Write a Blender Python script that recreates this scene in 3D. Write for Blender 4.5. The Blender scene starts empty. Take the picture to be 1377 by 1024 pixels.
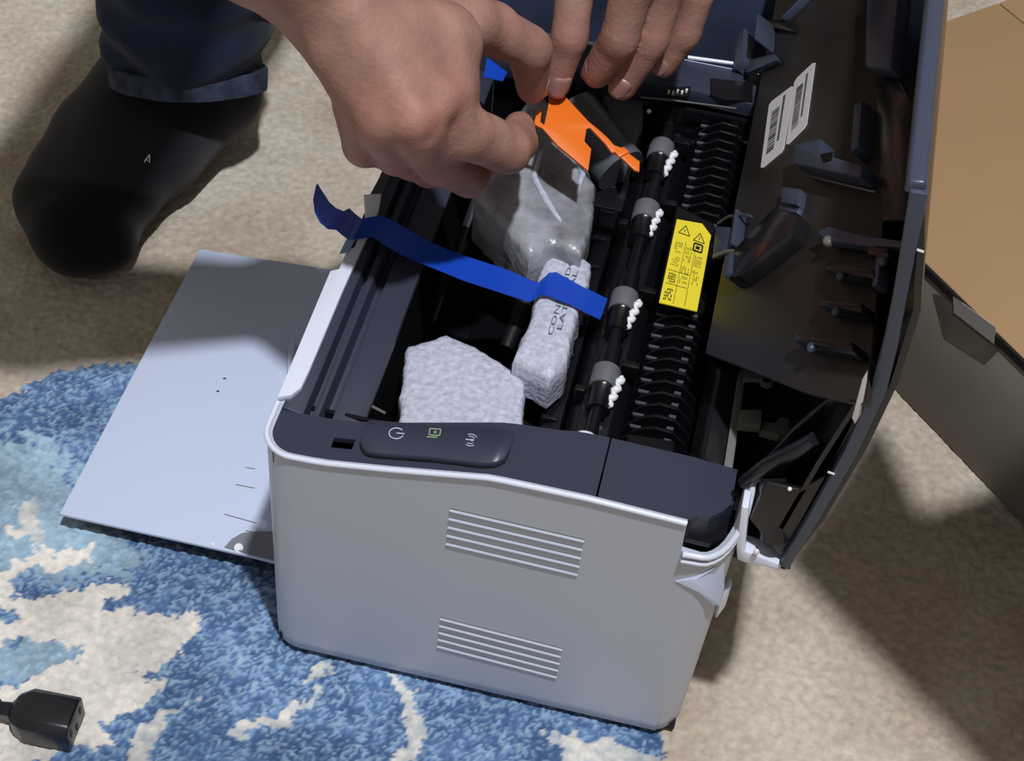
import bpy, bmesh, math, random
import numpy as np
from mathutils import Vector, Matrix
random.seed(4); rng=np.random.RandomState(7)
MM=.001
S=bpy.context.scene
COL=S.collection
# ---------------------------------------------------------------- camera
CM=np.array([[0.97324352,0.21927479,0.06867029],[0.20873709,-0.71879477,-0.66314622],[-0.0960514,0.6597368,-0.74533313]])
CC=np.array([178.500866,-458.893851,761.197541]); CF=2300.0
cam=bpy.data.cameras.new('camera'); co=bpy.data.objects.new('camera',cam); COL.objects.link(co); S.camera=co
cam.sensor_fit='HORIZONTAL'; cam.sensor_width=36; cam.lens=CF/1377*36; cam.clip_start=.01; cam.clip_end=50
mw=Matrix.Identity(4)
for i in range(3):
    mw[i][0]=CM[0][i]; mw[i][1]=-CM[1][i]; mw[i][2]=-CM[2][i]; mw[i][3]=CC[i]*MM
co.matrix_world=mw
# ---------------------------------------------------------------- light
W=bpy.data.worlds.new('world'); S.world=W; W.use_nodes=True
bg=W.node_tree.nodes['Background']; bg.inputs[0].default_value=(1,.93,.84,1); bg.inputs[1].default_value=.25
LP=np.array([440,-500,2500.])
L=bpy.data.lights.new('ceiling_lamp','POINT'); L.energy=228; L.color=(.93,.955,1.0); L.shadow_soft_size=.05
lo=bpy.data.objects.new('ceiling_lamp',L); COL.objects.link(lo); lo.location=LP*MM
L2=bpy.data.lights.new('room_fill','AREA'); L2.energy=.5; L2.color=(.9,.94,1); L2.size=1.2
l2=bpy.data.objects.new('room_fill',L2); COL.objects.link(l2); l2.location=(-.6,-2.2,1.1)
l2.rotation_euler=(Vector((.1,.1,.1))-Vector(l2.location)).to_track_quat('-Z','Y').to_euler()
S.view_settings.view_transform='Standard'; S.view_settings.look='None'; S.view_settings.gamma=1
S.view_settings.use_curve_mapping=False; S.view_settings.exposure=0.0
# ---------------------------------------------------------------- geometry helpers (millimetres)
def ray(u,v): return np.array([(u-688.5)/CF,(v-512)/CF,1.])@CM
def on(u,v,n,d0):
    d=ray(u,v); n=np.array(n,float); return CC+d*((d0-CC@n)/(d@n))
def Z(u,v,z): return on(u,v,(0,0,1),z)
def Y(u,v,y): return on(u,v,(0,1,0),y)
def proj(P):
    q=(np.asarray(P,float)-CC)@CM.T; return CF*q[...,:2]/q[...,2:]+np.array([688.5,512])
def A(*a): return np.array(a,float)
def unit(v): v=np.array(v,float); return v/np.linalg.norm(v)

def lin(c): return tuple(((x/255+.055)/1.055)**2.4 if x>10 else x/255/12.92 for x in c)
def mat(name,col,rough=.5,spec=.5,bump=None,metal=0,coat=0,vcol=None,sss=0,alpha=None,trans=0,noise=None,sheen=0):
    m=bpy.data.materials.new(name); m.use_nodes=True; nt=m.node_tree; b=nt.nodes['Principled BSDF']
    b.inputs['Base Color'].default_value=(*col,1); b.inputs['Roughness'].default_value=rough
    b.inputs['Specular IOR Level'].default_value=spec; b.inputs['Metallic'].default_value=metal
    b.inputs['Coat Weight'].default_value=coat; b.inputs['Transmission Weight'].default_value=trans
    b.inputs['Sheen Weight'].default_value=sheen
    if sss: b.inputs['Subsurface Weight'].default_value=sss; b.inputs['Subsurface Scale'].default_value=.004; b.inputs['Subsurface Radius'].default_value=(1,.4,.25)
    if alpha is not None: b.inputs['Alpha'].default_value=alpha
    tc=nt.nodes.new('ShaderNodeTexCoord')
    src=None
    if vcol:
        a=nt.nodes.new('ShaderNodeVertexColor'); a.layer_name=vcol; src=a.outputs['Color']
        nt.links.new(src,b.inputs['Base Color'])
    if noise:   # (scale, amount) colour variation
        n=nt.nodes.new('ShaderNodeTexNoise'); n.inputs['Scale'].default_value=noise[0]; n.inputs['Detail'].default_value=5
        nt.links.new(tc.outputs['Object'],n.inputs['Vector'])
        mp=nt.nodes.new('ShaderNodeMapRange'); mp.inputs[1].default_value=.3; mp.inputs[2].default_value=.7
        mp.inputs[3].default_value=1-noise[1]; mp.inputs[4].default_value=1+noise[1]; nt.links.new(n.outputs[0],mp.inputs[0])
        mx=nt.nodes.new('ShaderNodeVectorMath'); mx.operation='MULTIPLY'
        if src: nt.links.new(src,mx.inputs[0])
        else: mx.inputs[0].default_value=col
        nt.links.new(mp.outputs[0],mx.inputs[1]); nt.links.new(mx.outputs[0],b.inputs['Base Color'])
    if bump:    # (kind, scale, strength, distance)
        kind,sc,st,di=bump
        if kind=='voronoi': n=nt.nodes.new('ShaderNodeTexVoronoi'); n.inputs['Scale'].default_value=sc; out=n.outputs['Distance']
        else: n=nt.nodes.new('ShaderNodeTexNoise'); n.inputs['Scale'].default_value=sc; n.inputs['Detail'].default_value=6; out=n.outputs[0]
        nt.links.new(tc.outputs['Object'],n.inputs['Vector'])
        bp=nt.nodes.new('ShaderNodeBump'); bp.inputs['Strength'].default_value=st; bp.inputs['Distance'].default_value=di
        nt.links.new(out,bp.inputs['Height']); nt.links.new(bp.outputs[0],b.inputs['Normal'])
    return m
M={}

M['white']=mat('white_plastic',(.55,.62,.80),.38,.4,noise=(2,.015))
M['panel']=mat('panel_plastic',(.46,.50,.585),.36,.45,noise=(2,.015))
M['whiteg']=mat('white_gloss',(.70,.74,.86),.22,.5)
M['deck']=mat('dark_grey_plastic',(.034,.038,.064),.38,.5,bump=('noise',900,.15,.0004))
M['grey']=mat('mid_grey_plastic',(.055,.058,.075),.45,.5)
M['gearbox']=mat('gear_housing_plastic',(.10,.105,.125),.4,.5)
M['flaparm']=mat('flap_arm_plastic',(.20,.21,.24),.45,.5)
M['rail']=mat('grey_rail',(.15,.15,.145),.45,.5)
M['black']=mat('black_plastic',(.006,.006,.008),.28,.5)
M['blackm']=mat('black_matt',(.004,.004,.005),.5,.3)
M['cover']=mat('cover_black',(.012,.012,.014),.2,.5,bump=('noise',60,.15,.001))
M['coverrim']=mat('cover_rim',(.045,.055,.088),.35,.5)
M['plate']=mat('guide_plate_plastic',(.022,.018,.016),.42,.4,noise=(12,.35))
M['roller']=mat('roller_rubber',(.115,.115,.135),.6,.3,bump=('noise',900,.2,.0005))
M['spring']=mat('white_nylon',(.8,.8,.84),.35,.5)
M['foam']=mat('foam',(.50,.51,.62),.38,.5,bump=('voronoi',380,.45,.0009),noise=(300,.2),sss=.25)
M['foamc']=mat('foam_grey',(.27,.275,.31),.24,.6,bump=('noise',110,.55,.003),noise=(55,.5),sss=.15)
M['film']=mat('film_wrapped_foam',(.27,.27,.29),.2,.7,bump=('noise',45,.7,.004),noise=(35,.45),sss=.1)
M['tape']=mat('blue_tape',(.010,.065,.50),.28,.5,alpha=.86)
M['filmsheet']=mat('clear_film',(.10,.10,.11),.16,.9,alpha=.62,bump=('noise',60,.8,.004))
M['orange']=mat('orange_plastic',(.80,.165,.012),.45,.4)
M['yellow']=mat('yellow_label',(.78,.64,.035),.45,.4)
M['ink']=mat('ink',(.01,.01,.012),.5,.3)
M['inkg']=mat('grey_ink',(.10,.10,.12),.5,.3)
M['sticker']=mat('white_sticker',(.62,.6,.6),.5,.3)
M['icon']=mat('icon_print',(.42,.47,.55),.5,.3)
M['icong']=mat('icon_green_print',(.30,.42,.22),.5,.3)
M['skin']=mat('skin',(.42,.235,.17),.56,.35,bump=('noise',430,.45,.0008),vcol='Col',noise=(70,.16),sss=.1)
M['nail']=mat('nail',(.36,.19,.165),.28,.5)
M['sock']=mat('sock',(.012,.011,.014),.9,.15,vcol='Col',bump=('noise',1500,.5,.0006),sheen=.15)
M['jeans']=mat('denim',(.012,.018,.042),.85,.2,bump=('noise',1200,.5,.0006),noise=(18,.5),sheen=.1)
M['hem']=mat('denim_hem',(.035,.045,.075),.85,.2,bump=('noise',900,.6,.0006),noise=(90,.5))
M['shirt']=mat('shirt',(.03,.03,.035),.9,.2)
M['hair']=mat('hair',(.01,.008,.007),.6,.3)
M['carton']=mat('cardboard',(.36,.225,.115),.8,.2,noise=(6,.06),bump=('noise',200,.1,.0005))
M['cartonshade']=mat('carton_side_shaded',(.19,.175,.15),.75,.3,noise=(9,.22))  # carton walls: their shade is put into a darker, greyer brown
M['cartonedge']=mat('carton_edge',(.01,.01,.01),.8,.2)
M['cartontape']=mat('carton_tape',(.30,.30,.28),.35,.5)
M['plug']=mat('plug_plastic',(.010,.010,.013),.33,.5,bump=('noise',500,.15,.0004))
M['rug']=mat('rug_pile',(.5,.5,.5),.95,.1,vcol='Col',noise=(220,.16))
M['floor']=mat('floor_tile',(.4,.36,.3),.6,.3,noise=(3,.1))

def newmesh(name,verts,faces,m,root=None,parent=None,smooth=False,bevel=0,segs=2,autosm=None):
    """verts in world mm. root=Empty that carries them, parent=part for a sub-part"""
    me=bpy.data.meshes.new(name)
    off=np.array(root.location)/MM if root is not None else np.zeros(3)
    me.from_pydata([tuple((np.array(v)-off)*MM) for v in verts],[],[tuple(int(i) for i in f) for f in faces]); 
    bm=bmesh.new(); bm.from_mesh(me); bmesh.ops.recalc_face_normals(bm,faces=bm.faces)
    if bevel: 
        try: bmesh.ops.bevel(bm,geom=[e for e in bm.edges if len(e.link_faces)==2 and e.calc_face_angle(0)>.6],offset=bevel*MM,segments=segs,affect='EDGES',profile=.5,clamp_overlap=True)
        except Exception: pass
    bm.to_mesh(me); bm.free()
    if isinstance(m,(list,tuple)):
        for x in m: me.materials.append(x)
    else: me.materials.append(m)
    if smooth or bevel:
        for p in me.polygons: p.use_smooth=True
        try: me.set_sharp_from_angle(angle=math.radians(35 if not smooth else 60))
        except Exception: pass
    o=bpy.data.objects.new(name,me); COL.objects.link(o)
    if parent is not None: o.parent=parent
    elif root is not None: o.parent=root
    return o
def empty(name,loc,label,cat,group=None):
    o=bpy.data.objects.new(name,None); COL.objects.link(o); o.location=np.array(loc,float)*MM; o.empty_display_size=.02
    o['label']=label; o['category']=cat
    if group: o['group']=group
    return o
class G:
    """collects geometry for ONE part"""
    def __init__(s): s.v=[]; s.f=[]
    def add(s,v,f):
        k=len(s.v); s.v+=[np.array(x,float) for x in v]; s.f+=[[i+k for i in q] for q in f]; return s
    def prism(s,poly,vec):
        n=len(poly); vec=np.array(vec,float)
        v=[np.array(p,float) for p in poly]; v+=[p+vec for p in v[:n]]
        f=[list(range(n)),list(range(2*n-1,n-1,-1))]+[[i,(i+1)%n,(i+1)%n+n,i+n] for i in range(n)]
        return s.add(v,f)
    def box(s,a,b):
        a=np.array(a,float);b=np.array(b,float)
        return s.prism([A(a[0],a[1],a[2]),A(b[0],a[1],a[2]),A(b[0],b[1],a[2]),A(a[0],b[1],a[2])],A(0,0,b[2]-a[2]))
    def obox(s,c,ax,ay,az,h):
        ax,ay,az=[unit(x) for x in (ax,ay,az)]; c=np.array(c,float)
        p=[c-ax*h[0]-ay*h[1]-az*h[2],c+ax*h[0]-ay*h[1]-az*h[2],c+ax*h[0]+ay*h[1]-az*h[2],c-ax*h[0]+ay*h[1]-az*h[2]]
        return s.prism(p,az*2*h[2])
    def tube(s,pts,rad,n=16,caps=True):
        pts=[np.array(p,float) for p in pts]
        if np.isscalar(rad): rad=[rad]*len(pts)
        t0=unit(pts[1]-pts[0]); up=A(0,0,1) if abs(t0[2])<.9 else A(1,0,0)
        v=[];f=[]
        for i,p in enumerate(pts):
            t=unit(pts[min(i+1,len(pts)-1)]-pts[max(i-1,0)]); a=unit(np.cross(t,up)); b=np.cross(a,t)
            for k in range(n):
                w=2*math.pi*k/n; v.append(p+rad[i]*(a*math.cos(w)+b*math.sin(w)))
        for i in range(len(pts)-1):
            for k in range(n): f.append([i*n+k,i*n+(k+1)%n,(i+1)*n+(k+1)%n,(i+1)*n+k])
        if caps: f.append(list(range(n))[::-1]); f.append([(len(pts)-1)*n+k for k in range(n)])
        return s.add(v,f)
    def ball(s,c,r,n=8):
        pts=[];rad=[]
        c=np.array(c,float); r=np.array([r]*3 if np.isscalar(r) else r,float)
        v=[];f=[]
        for i in range(n+1):
            th=math.pi*i/n
            for k in range(2*n):
                w=math.pi*k/n; v.append(c+r*A(math.sin(th)*math.cos(w),math.sin(th)*math.sin(w),math.cos(th)))
        for i in range(n):
            for k in range(2*n): f.append([i*2*n+k,i*2*n+(k+1)%(2*n),(i+1)*2*n+(k+1)%(2*n),(i+1)*2*n+k])
        k0=len(s.v); s.add(v,f); return s
    def sweep(s,paths):
        """paths: list of cross-section loops (same count)"""
        n=len(paths[0]); v=[p for q in paths for p in q]; f=[]
        for i in range(len(paths)-1):
            for k in range(n): f.append([i*n+k,i*n+(k+1)%n,(i+1)*n+(k+1)%n,(i+1)*n+k])
        f.append(list(range(n))[::-1]); f.append([(len(paths)-1)*n+k for k in range(n)])
        return s.add(v,f)
    def ok(s,name,m,root=None,parent=None,**k): return newmesh(name,s.v,s.f,m,root,parent,**k)
def pxs(pts,z): return [Z(u,v,z) for u,v in pts]
def label(o,t): o['label']=t; return o
def interp(x,xp,fp): return float(np.interp(x,xp,fp))

# text as a mesh laid on a frame: origin o, direction ex, up ey (mm)
def text_verts(txt,size=1.0):
    c=bpy.data.curves.new('t','FONT'); c.body=txt; c.size=size; c.align_x='LEFT'; c.resolution_u=2
    o=bpy.data.objects.new('t',c); COL.objects.link(o)
    me=bpy.data.meshes.new_from_object(o.evaluated_get(bpy.context.evaluated_depsgraph_get()))
    v=[A(x.co.x,x.co.y,0) for x in me.vertices]; f=[list(p.vertices) for p in me.polygons]
    bpy.data.objects.remove(o); bpy.data.curves.remove(c); bpy.data.meshes.remove(me)
    return v,f
def quadmap(c00,c10,c11,c01,n,h):
    n=unit(n)
    def F(s,t,hh=h): return c00*(1-s)*(1-t)+c10*s*(1-t)+c11*s*t+c01*(1-s)*t+n*hh
    return F
def put_text(g,F,txt,s0,t0,s1,t1):
    v,f=text_verts(txt); xs=[p[0] for p in v]; ys=[p[1] for p in v]
    x0,x1=min(xs),max(xs); y0,y1=min(ys),max(ys)
    g.add([F(s0+(p[0]-x0)/(x1-x0)*(s1-s0),t0+(p[1]-y0)/(y1-y0)*(t1-t0)) for p in v],f)
def put_rect(g,F,s0,t0,s1,t1): g.add([F(s0,t0),F(s1,t0),F(s1,t1),F(s0,t1)],[[0,1,2,3]])
def put_line(g,F,pts,w,asp=1.0,closed=False):
    if closed: pts=pts+[pts[0]]
    for (a,b),(c,d) in zip(pts[:-1],pts[1:]):
        dx,dy=(c-a),(d-b)*asp; l=math.hypot(dx,dy) or 1; nx,ny=-dy/l*w/2,dx/l*w/2/asp
        g.add([F(a-nx,b-ny),F(c-nx,d-ny),F(c+nx,d+ny),F(a+nx,b+ny)],[[0,1,2,3]])
# ================================================================= SETTING
fl=G().box((-1500,-1100,-20),(1800,2200,-8)).ok('floor',M['floor']); fl['kind']='structure'
# ---- rug: dense pile surface in view, plain slab beyond
def seg_in(poly,U,V):
    ins=np.zeros(U.shape,bool); n=len(poly)
    for i in range(n):
        x0,y0=poly[i]; x1,y1=poly[(i+1)%n]
        c=((y0>V)!=(y1>V)); 
        with np.errstate(divide='ignore',invalid='ignore'): xi=(x1-x0)*(V-y0)/(y1-y0+1e-9)+x0
        ins^=c&(U<xi)
    return ins
def vnoise(x,y,sc,seed):
    r=np.random.RandomState(seed); T=r.rand(256,256); x=x/sc;y=y/sc
    xi=np.floor(x).astype(int); yi=np.floor(y).astype(int); fx=x-xi; fy=y-yi; fx=fx*fx*(3-2*fx); fy=fy*fy*(3-2*fy)
    g=lambda a,b:T[a%256,b%256]
    return (g(xi,yi)*(1-fx)+g(xi+1,yi)*fx)*(1-fy)+(g(xi,yi+1)*(1-fx)+g(xi+1,yi+1)*fx)*fy
gx=np.arange(-400,470,1.45); gy=np.arange(-125,760,1.45); XX,YY=np.meshgrid(gx,gy,indexing='ij')
UV=proj(np.stack([XX,YY,np.zeros_like(XX)],-1))
n1=vnoise(XX,YY,3.2,1)-.5; n2=vnoise(XX,YY,9,2)-.5; n3=vnoise(XX,YY,30,3)-.5; n4=vnoise(XX,YY,70,4)-.5; nf=rng.rand(*XX.shape)-.5
U=UV[...,0]+n1*12+n2*12+nf*6; V=UV[...,1]+(vnoise(XX,YY,3.2,11)-.5)*14+(vnoise(XX,YY,9,12)-.5)*14
z3=lambda pts:[(p[0]*.3486,700+p[1]*.3486) for p in pts]
blue=[(-80,560),(0,538),(60,505),(120,488),(230,481),(420,520),(700,650),(830,860),(890,1000),(900,1040),(860,1120),(-200,1120),(-200,600)]
cream=[z3([(-90,210),(0,200),(70,150),(130,128),(250,120),(385,80),(350,135),(200,192),(110,165),(60,210),(40,270),(70,300),(140,305),(260,275),(370,235),(495,228),(480,285),(380,300),(395,345),(480,320),(600,350),(690,360),(745,340),(775,420),(700,480),(640,560),(545,600),(560,640),(635,620),(600,690),(500,740),(375,765),(435,850),(330,865),(270,860),(200,940),(-90,960),(-90,650),(100,640),(140,570),(300,540),(330,500),(250,470),(150,480),(90,440),(-90,470),(-90,400),(60,395),(90,370),(60,330),(-90,330)]),
  z3([(20,30),(70,0),(110,40),(60,80)]),
  z3([(1240,540),(1280,560),(1250,600),(1190,640),(1170,625)]),
  z3([(1250,640),(1200,700),(1120,780),(1010,800),(900,850),(850,830),(950,770),(1080,750),(1150,680)]),
  z3([(800,680),(700,720),(650,780),(600,850),(560,929),(480,960),(490,870),(560,780),(640,720)]),
  [(528,915),(560,930),(572,990),(560,1030),(520,1030),(545,990),(540,945)],
  [(720,985),(800,990),(900,1015),(900,1050),(750,1050),(760,1010)],
  [(20,680),(45,670),(60,720),(45,740),(30,710)]]
teal=[z3([(-90,430),(150,470),(330,460),(440,500),(330,540),(100,640),(-90,660)]),z3([(120,340),(190,345),(180,380),(110,370)]),
      [(-60,590),(60,600),(150,690),(160,760),(60,770),(-60,790)],[(60,690),(180,720),(160,770),(60,780)],z3([(250,60),(560,130),(500,230),(380,225),(350,150)])]
mb=seg_in(blue,U,V); mc=np.zeros_like(mb); mt=np.zeros_like(mb)
thin=np.zeros_like(mb)
for i_,p in enumerate(cream):
    m_=seg_in(p,U,V); mc|=m_
    if i_>=2: thin|=m_
for p in teal: mt|=seg_in(p,U+n2*30+nf*25,V+n3*30+n1*25)
cr=A(*lin((190,180,166))); cr2=A(*lin((170,156,140))); cw=A(*lin((204,198,190)))
b1=A(*lin((92,120,158))); b2=A(*lin((66,90,128))); b3=A(*lin((132,158,186))); tl=A(*lin((140,162,174)))
t=np.clip(.5+n3*1.1+n4*1.3+n1*.4,0,1)[...,None]; base=cr*(t)+cr2*(1-t)
q=np.clip(.45+n2*1.2+n3*.9+nf*1.1+n1*.8,0,1)[...,None]; q2=np.clip(nf*1.9+n1*1.5+n4*.6,0,1)[...,None]
bl=(b1*q+b2*(1-q))*(1-q2)+b3*q2
C3=np.where(mb[...,None],bl,base)
ttl=tl*(.75+.5*t)+cr*.12*nf[...,None]
C3=np.where((mb&mt)[...,None],ttl*.75+bl*.25,C3)
C3=np.where((mb&mc)[...,None],cw*(.88+.2*t+.12*nf[...,None]),C3)
mix=(.35+.6*np.clip(.5+n1+n2*.8,0,1))[...,None]
C3=np.where((mb&thin)[...,None],C3*mix+(tl*.9)*(1-mix),C3)
C3=np.where(mb[...,None],C3*(1+.45*n3+.35*n4)[...,None],C3)
spk=(rng.rand(*XX.shape)>.965)[...,None]&mb[...,None]&~mc[...,None]
C3=np.where(spk,C3*.5+A(.32,.40,.46)*.5,C3)
C3=np.clip(C3*1.06,.005,.95)
far=np.clip((YY-380)/250,0,1)
H=((n1*1.1+n2*.5+nf*1.3)*(1-.6*far)-.3*n4)*np.where(mb,1.15,.8)-1.0
nx,ny=XX.shape
# surround quads so the rug reaches far beyond the frame
idx=np.arange(nx*ny).reshape(nx,ny)
quads=np.stack([idx[:-1,:-1],idx[1:,:-1],idx[1:,1:],idx[:-1,1:]],-1).reshape(-1,4)
vv=np.stack([XX,YY,H],-1).reshape(-1,3)
ox0,ox1,oy0,oy1=-1100,1400,-900,1800
ext=np.array([[ox0,oy0,-1],[ox1,oy0,-1],[ox1,oy1,-1],[ox0,oy1,-1],[gx[0],gy[0],-1],[gx[-1],gy[0],-1],[gx[-1],gy[-1],-1],[gx[0],gy[-1],-1],
   [ox0,oy0,-8],[ox1,oy0,-8],[ox1,oy1,-8],[ox0,oy1,-8]]); k=len(vv)
eq=np.array([[0,1,5,4],[1,2,6,5],[2,3,7,6],[3,0,4,7],[8,9,1,0],[9,10,2,1],[10,11,3,2],[11,8,0,3]])+k
vv=np.concatenate([vv,ext]); qq=np.concatenate([quads,eq])
me=bpy.data.meshes.new('rug'); me.vertices.add(len(vv)); me.vertices.foreach_set('co',(vv*MM).ravel())
me.loops.add(qq.size); me.loops.foreach_set('vertex_index',qq.ravel().astype(np.int32)); me.polygons.add(len(qq))
me.polygons.foreach_set('loop_start',np.arange(0,qq.size,4,dtype=np.int32)); me.polygons.foreach_set('loop_total',np.full(len(qq),4,np.int32)); me.update(calc_edges=True)
ca=me.color_attributes.new('Col','FLOAT_COLOR','POINT'); cc=np.ones((len(vv),4)); cc[:k,:3]=C3.reshape(-1,3); cc[k:,:3]=cr*.6+cr2*.4; ca.data.foreach_set('color',cc.ravel())
me.materials.append(M['rug']); me.polygons.foreach_set('use_smooth',np.ones(len(qq),bool))
ru=bpy.data.objects.new('rug',me); COL.objects.link(ru); ru['label']='cream and blue patterned short pile rug under the printer'; ru['category']='rug'

# ================================================================= CARTON ON THE RIGHT
e1=unit((86,-90,0)); nn=A(-e1[1],e1[0],0)
w0=Z(1190,510,0); w0[2]=0
t0=Z(1268,30,98); s=(t0-w0)@e1; c0=w0+e1*s; c0[2]=0; c1=c0+e1*430
D=420; HT=98
cb=empty('carton',(c0+c1)/2+nn*D/2,'low brown cardboard carton with a tan top behind the open printer cover, at the right','box')
def wall(a,b,z0=0,z1=HT,th=4,inn=nn):
    return [a,b,b+inn*th,a+inn*th]
for nm,a,b,inn,mm in (('side_panel',c0,c1,nn,M['cartonshade']),('side_panel',c1,c1+nn*D,-e1,M['cartonshade']),('side_panel',c1+nn*D,c0+nn*D,-nn,M['cartonshade']),('side_panel',c0+nn*D,c0,e1,M['cartonshade'])):
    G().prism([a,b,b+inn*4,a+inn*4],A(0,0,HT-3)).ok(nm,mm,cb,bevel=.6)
# lid: two flaps with a dark gap line along the edge
o=G().prism([p+A(0,0,HT-3) for p in (c0+nn*1.2,c1+nn*1.2,c1+nn*D/2,c0+nn*D/2)],A(0,0,3.2)).ok('lid_flap',M['carton'],cb,bevel=.8)
o=G().prism([p+A(0,0,HT-3) for p in (c0+nn*(D/2+1),c1+nn*(D/2+1),c1+nn*D,c0+nn*D)],A(0,0,3.2)).ok('lid_flap',M['carton'],cb,bevel=.8)
G().prism([c0-nn*.7+A(0,0,HT-5.5),c1-nn*.7+A(0,0,HT-5.5),c1+nn*2+A(0,0,HT-5.5),c0+nn*2+A(0,0,HT-5.5)],A(0,0,5)).ok('edge_gap',M['cartonedge'],cb)
pn=-nn; pd=w0@pn
sd=lambda u,v:on(u,v,pn,pd)
G().prism([sd(1283,398)+pn*.3,sd(1340,440)+pn*.3,sd(1338,462)+pn*.3,sd(1284,420)+pn*.3],pn*.5).ok('tape_patch',M['cartontape'],cb)
G().prism([sd(1255,395)+pn*.1,sd(1290,405)+pn*.1,sd(1345,470)+pn*.1,sd(1325,490)+pn*.1,sd(1270,455)+pn*.1],pn*.15).ok('stain',mat('stain',(.10,.085,.07),.7,.2,noise=(30,.4)),cb)

# unseen tall carton added out of frame, its flap shaped to shade the carpet
S_sh=[Z(1052,755,0),Z(1310,1024,0),Z(1420,1140,0),Z(1620,900,0),Z(1500,600,0),Z(1340,655,0),Z(1240,692,0),Z(1180,560,0)]
ZF=430
fp=[p+(LP-p)*(ZF/LP[2]) for p in S_sh]
tcn=empty('carton',(590,-70,0),'unseen tall brown carton added past the right edge, its flap shaped to shade the rug','box')
bx0,by0,bx1,by1=500,-200,760,50
for a,b in (((bx0,by0),(bx1,by0+5)),((bx0,by1-5),(bx1,by1)),((bx0,by0+5),(bx0+5,by1-5)),((bx1-5,by0+5),(bx1,by1-5))): G().box((*a,0),(*b,ZF)).ok('side_panel',M['carton'],tcn,bevel=.5)
G().prism(fp,A(0,0,4)).ok('lid_flap',M['carton'],tcn,bevel=.5)
G().box((bx0,by0,ZF),(bx1,by1,ZF+4)).ok('lid_flap',M['carton'],tcn,bevel=.5)
# ================================================================= PRINTER
PR=empty('printer',(109,165,0),'opened white laser printer with dark top frame and raised black rear cover','printer')
ztop=lambda x: interp(x,[-5,0,30,60,107,150,195,222],[160,160,161.5,167,177,177.5,175.5,172])
def circ(cx,cy,r,a0,a1,n): return [(cx+r*math.cos(math.radians(a0+(a1-a0)*i/n)),cy+r*math.sin(math.radians(a0+(a1-a0)*i/n))) for i in range(n+1)]
lipx=[(918,744,0),(935,744,0),(950,740,1),(965,731,3),(976,716,7),(984,698,12),(988,680,17),(990,662,22)]
# near side panel : wraps around both corners
path=[]
for (x,y) in [(0,30)]+circ(16,16,16,180,270,8)[0:]: path.append((x,y,ztop(x) if y<10 else ztop(0)))
for x in np.linspace(25,193,24): path.append((x,0,ztop(x)))
NL=len(path)
path.append((194,0,ztop(194))); path.append((194.3,0,156))
lz=[Y(u,v,y) for u,v,y in lipx]
for (x,y) in circ(203,15,15,270,360,8): 
    zz=interp(y,[0,1,3,7,12,17,22],[155,157,160,167,174,181,187]); path.append((x,y,zz))
path.append((218,23,188))
def profile_shell(name,path,th,zb,m,root):
    g=G(); 
    out=[np.array(p[:2]) for p in path]; inn=[]
    for i,p in enumerate(out):
        a=out[max(i-1,0)]; b=out[min(i+1,len(out)-1)]; t=b-a; t/= (np.linalg.norm(t)+1e-9); inn.append(p+A(-t[1],t[0])*th)
    loops=[]
    for i,(p,q) in enumerate(zip(out,inn)):
        zt=path[i][2]; z0=zb(i)
        x0=(p[0]-109)
        tp=lambda z:A(p[0]-(max(0,150-z)/150)*(4.5 if p[0]>203 else 0) ,p[1],z)
        lv=[z0+.0,z0+1.5]+list(np.linspace(z0+8,min(zt-8,146),5))+[zt-1.0,zt-.3]
        loop=[tp(z) for z in lv]
        loop[0]=loop[0]+A(*(q-p)*.5,0)
        mid=(p+q)/2
        loop+=[A(mid[0],mid[1],zt)]+[A(q[0],q[1],zt-.4),A(q[0]-(4.5*(150-z0)/150 if p[0]>203 else 0),q[1],z0+.0)]
        loops.append(loop)
    g.sweep(loops)
    return g.ok(name,m,root,smooth=True)
def zb(i):
    x=path[i][0]; y=path[i][1]
    s=x+ (0 if y<16 else -0) - (y if x<16 else 0)
    d=16-(-10) 
    t=s+14
    return 3+ (0 if t>16 else (16-math.sqrt(max(0,16*16-(16-t)**2 if t>0 else 0)))*.8) + (3*max(0,(x-207)/11))
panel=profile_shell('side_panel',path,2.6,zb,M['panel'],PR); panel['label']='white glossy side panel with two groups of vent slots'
# louvre slots as raised lip + recess on the panel face
for (quad,) in ((((605,686),(786,728),(777,773),(600,731)),),(((592,832),(756,874),(749,911),(588,869)),)):
    a,b,c,d=[Y(u,v,0) for u,v in quad]
    for k in range(5):
        p=a+(d-a)*k/4; q=b+(c-b)*k/4; p[1]=q[1]=0
        up=unit(np.cross(unit(q-p),A(0,1,0))); up=up if up[2]>0 else -up
        # wedge: recess shadow lip (dark slit) and proud lower lip
        G().add([p+A(0,-.15,0)+up*.75,q+A(0,-.15,0)+up*.75,q+A(0,-1.0,0)-up*.0,p+A(0,-1.0,0)-up*.0,q+A(0,-.1,0)-up*.75,p+A(0,-.1,0)-up*.75,q+A(0,.6,0),p+A(0,.6,0)],
          [[0,1,2,3],[3,2,4,5],[5,4,6,7],[7,6,1,0],[0,3,5,7],[1,2,4,6]]).ok('vent_louvre',M['panel'],PR)
        G().prism([p+A(0,-.12,0)+up*.8,q+A(0,-.12,0)+up*.8,q+A(0,-.12,0)+up*1.35,p+A(0,-.12,0)+up*1.35],A(0,.3,0)).ok('vent_slot',M['rail'],PR)
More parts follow.
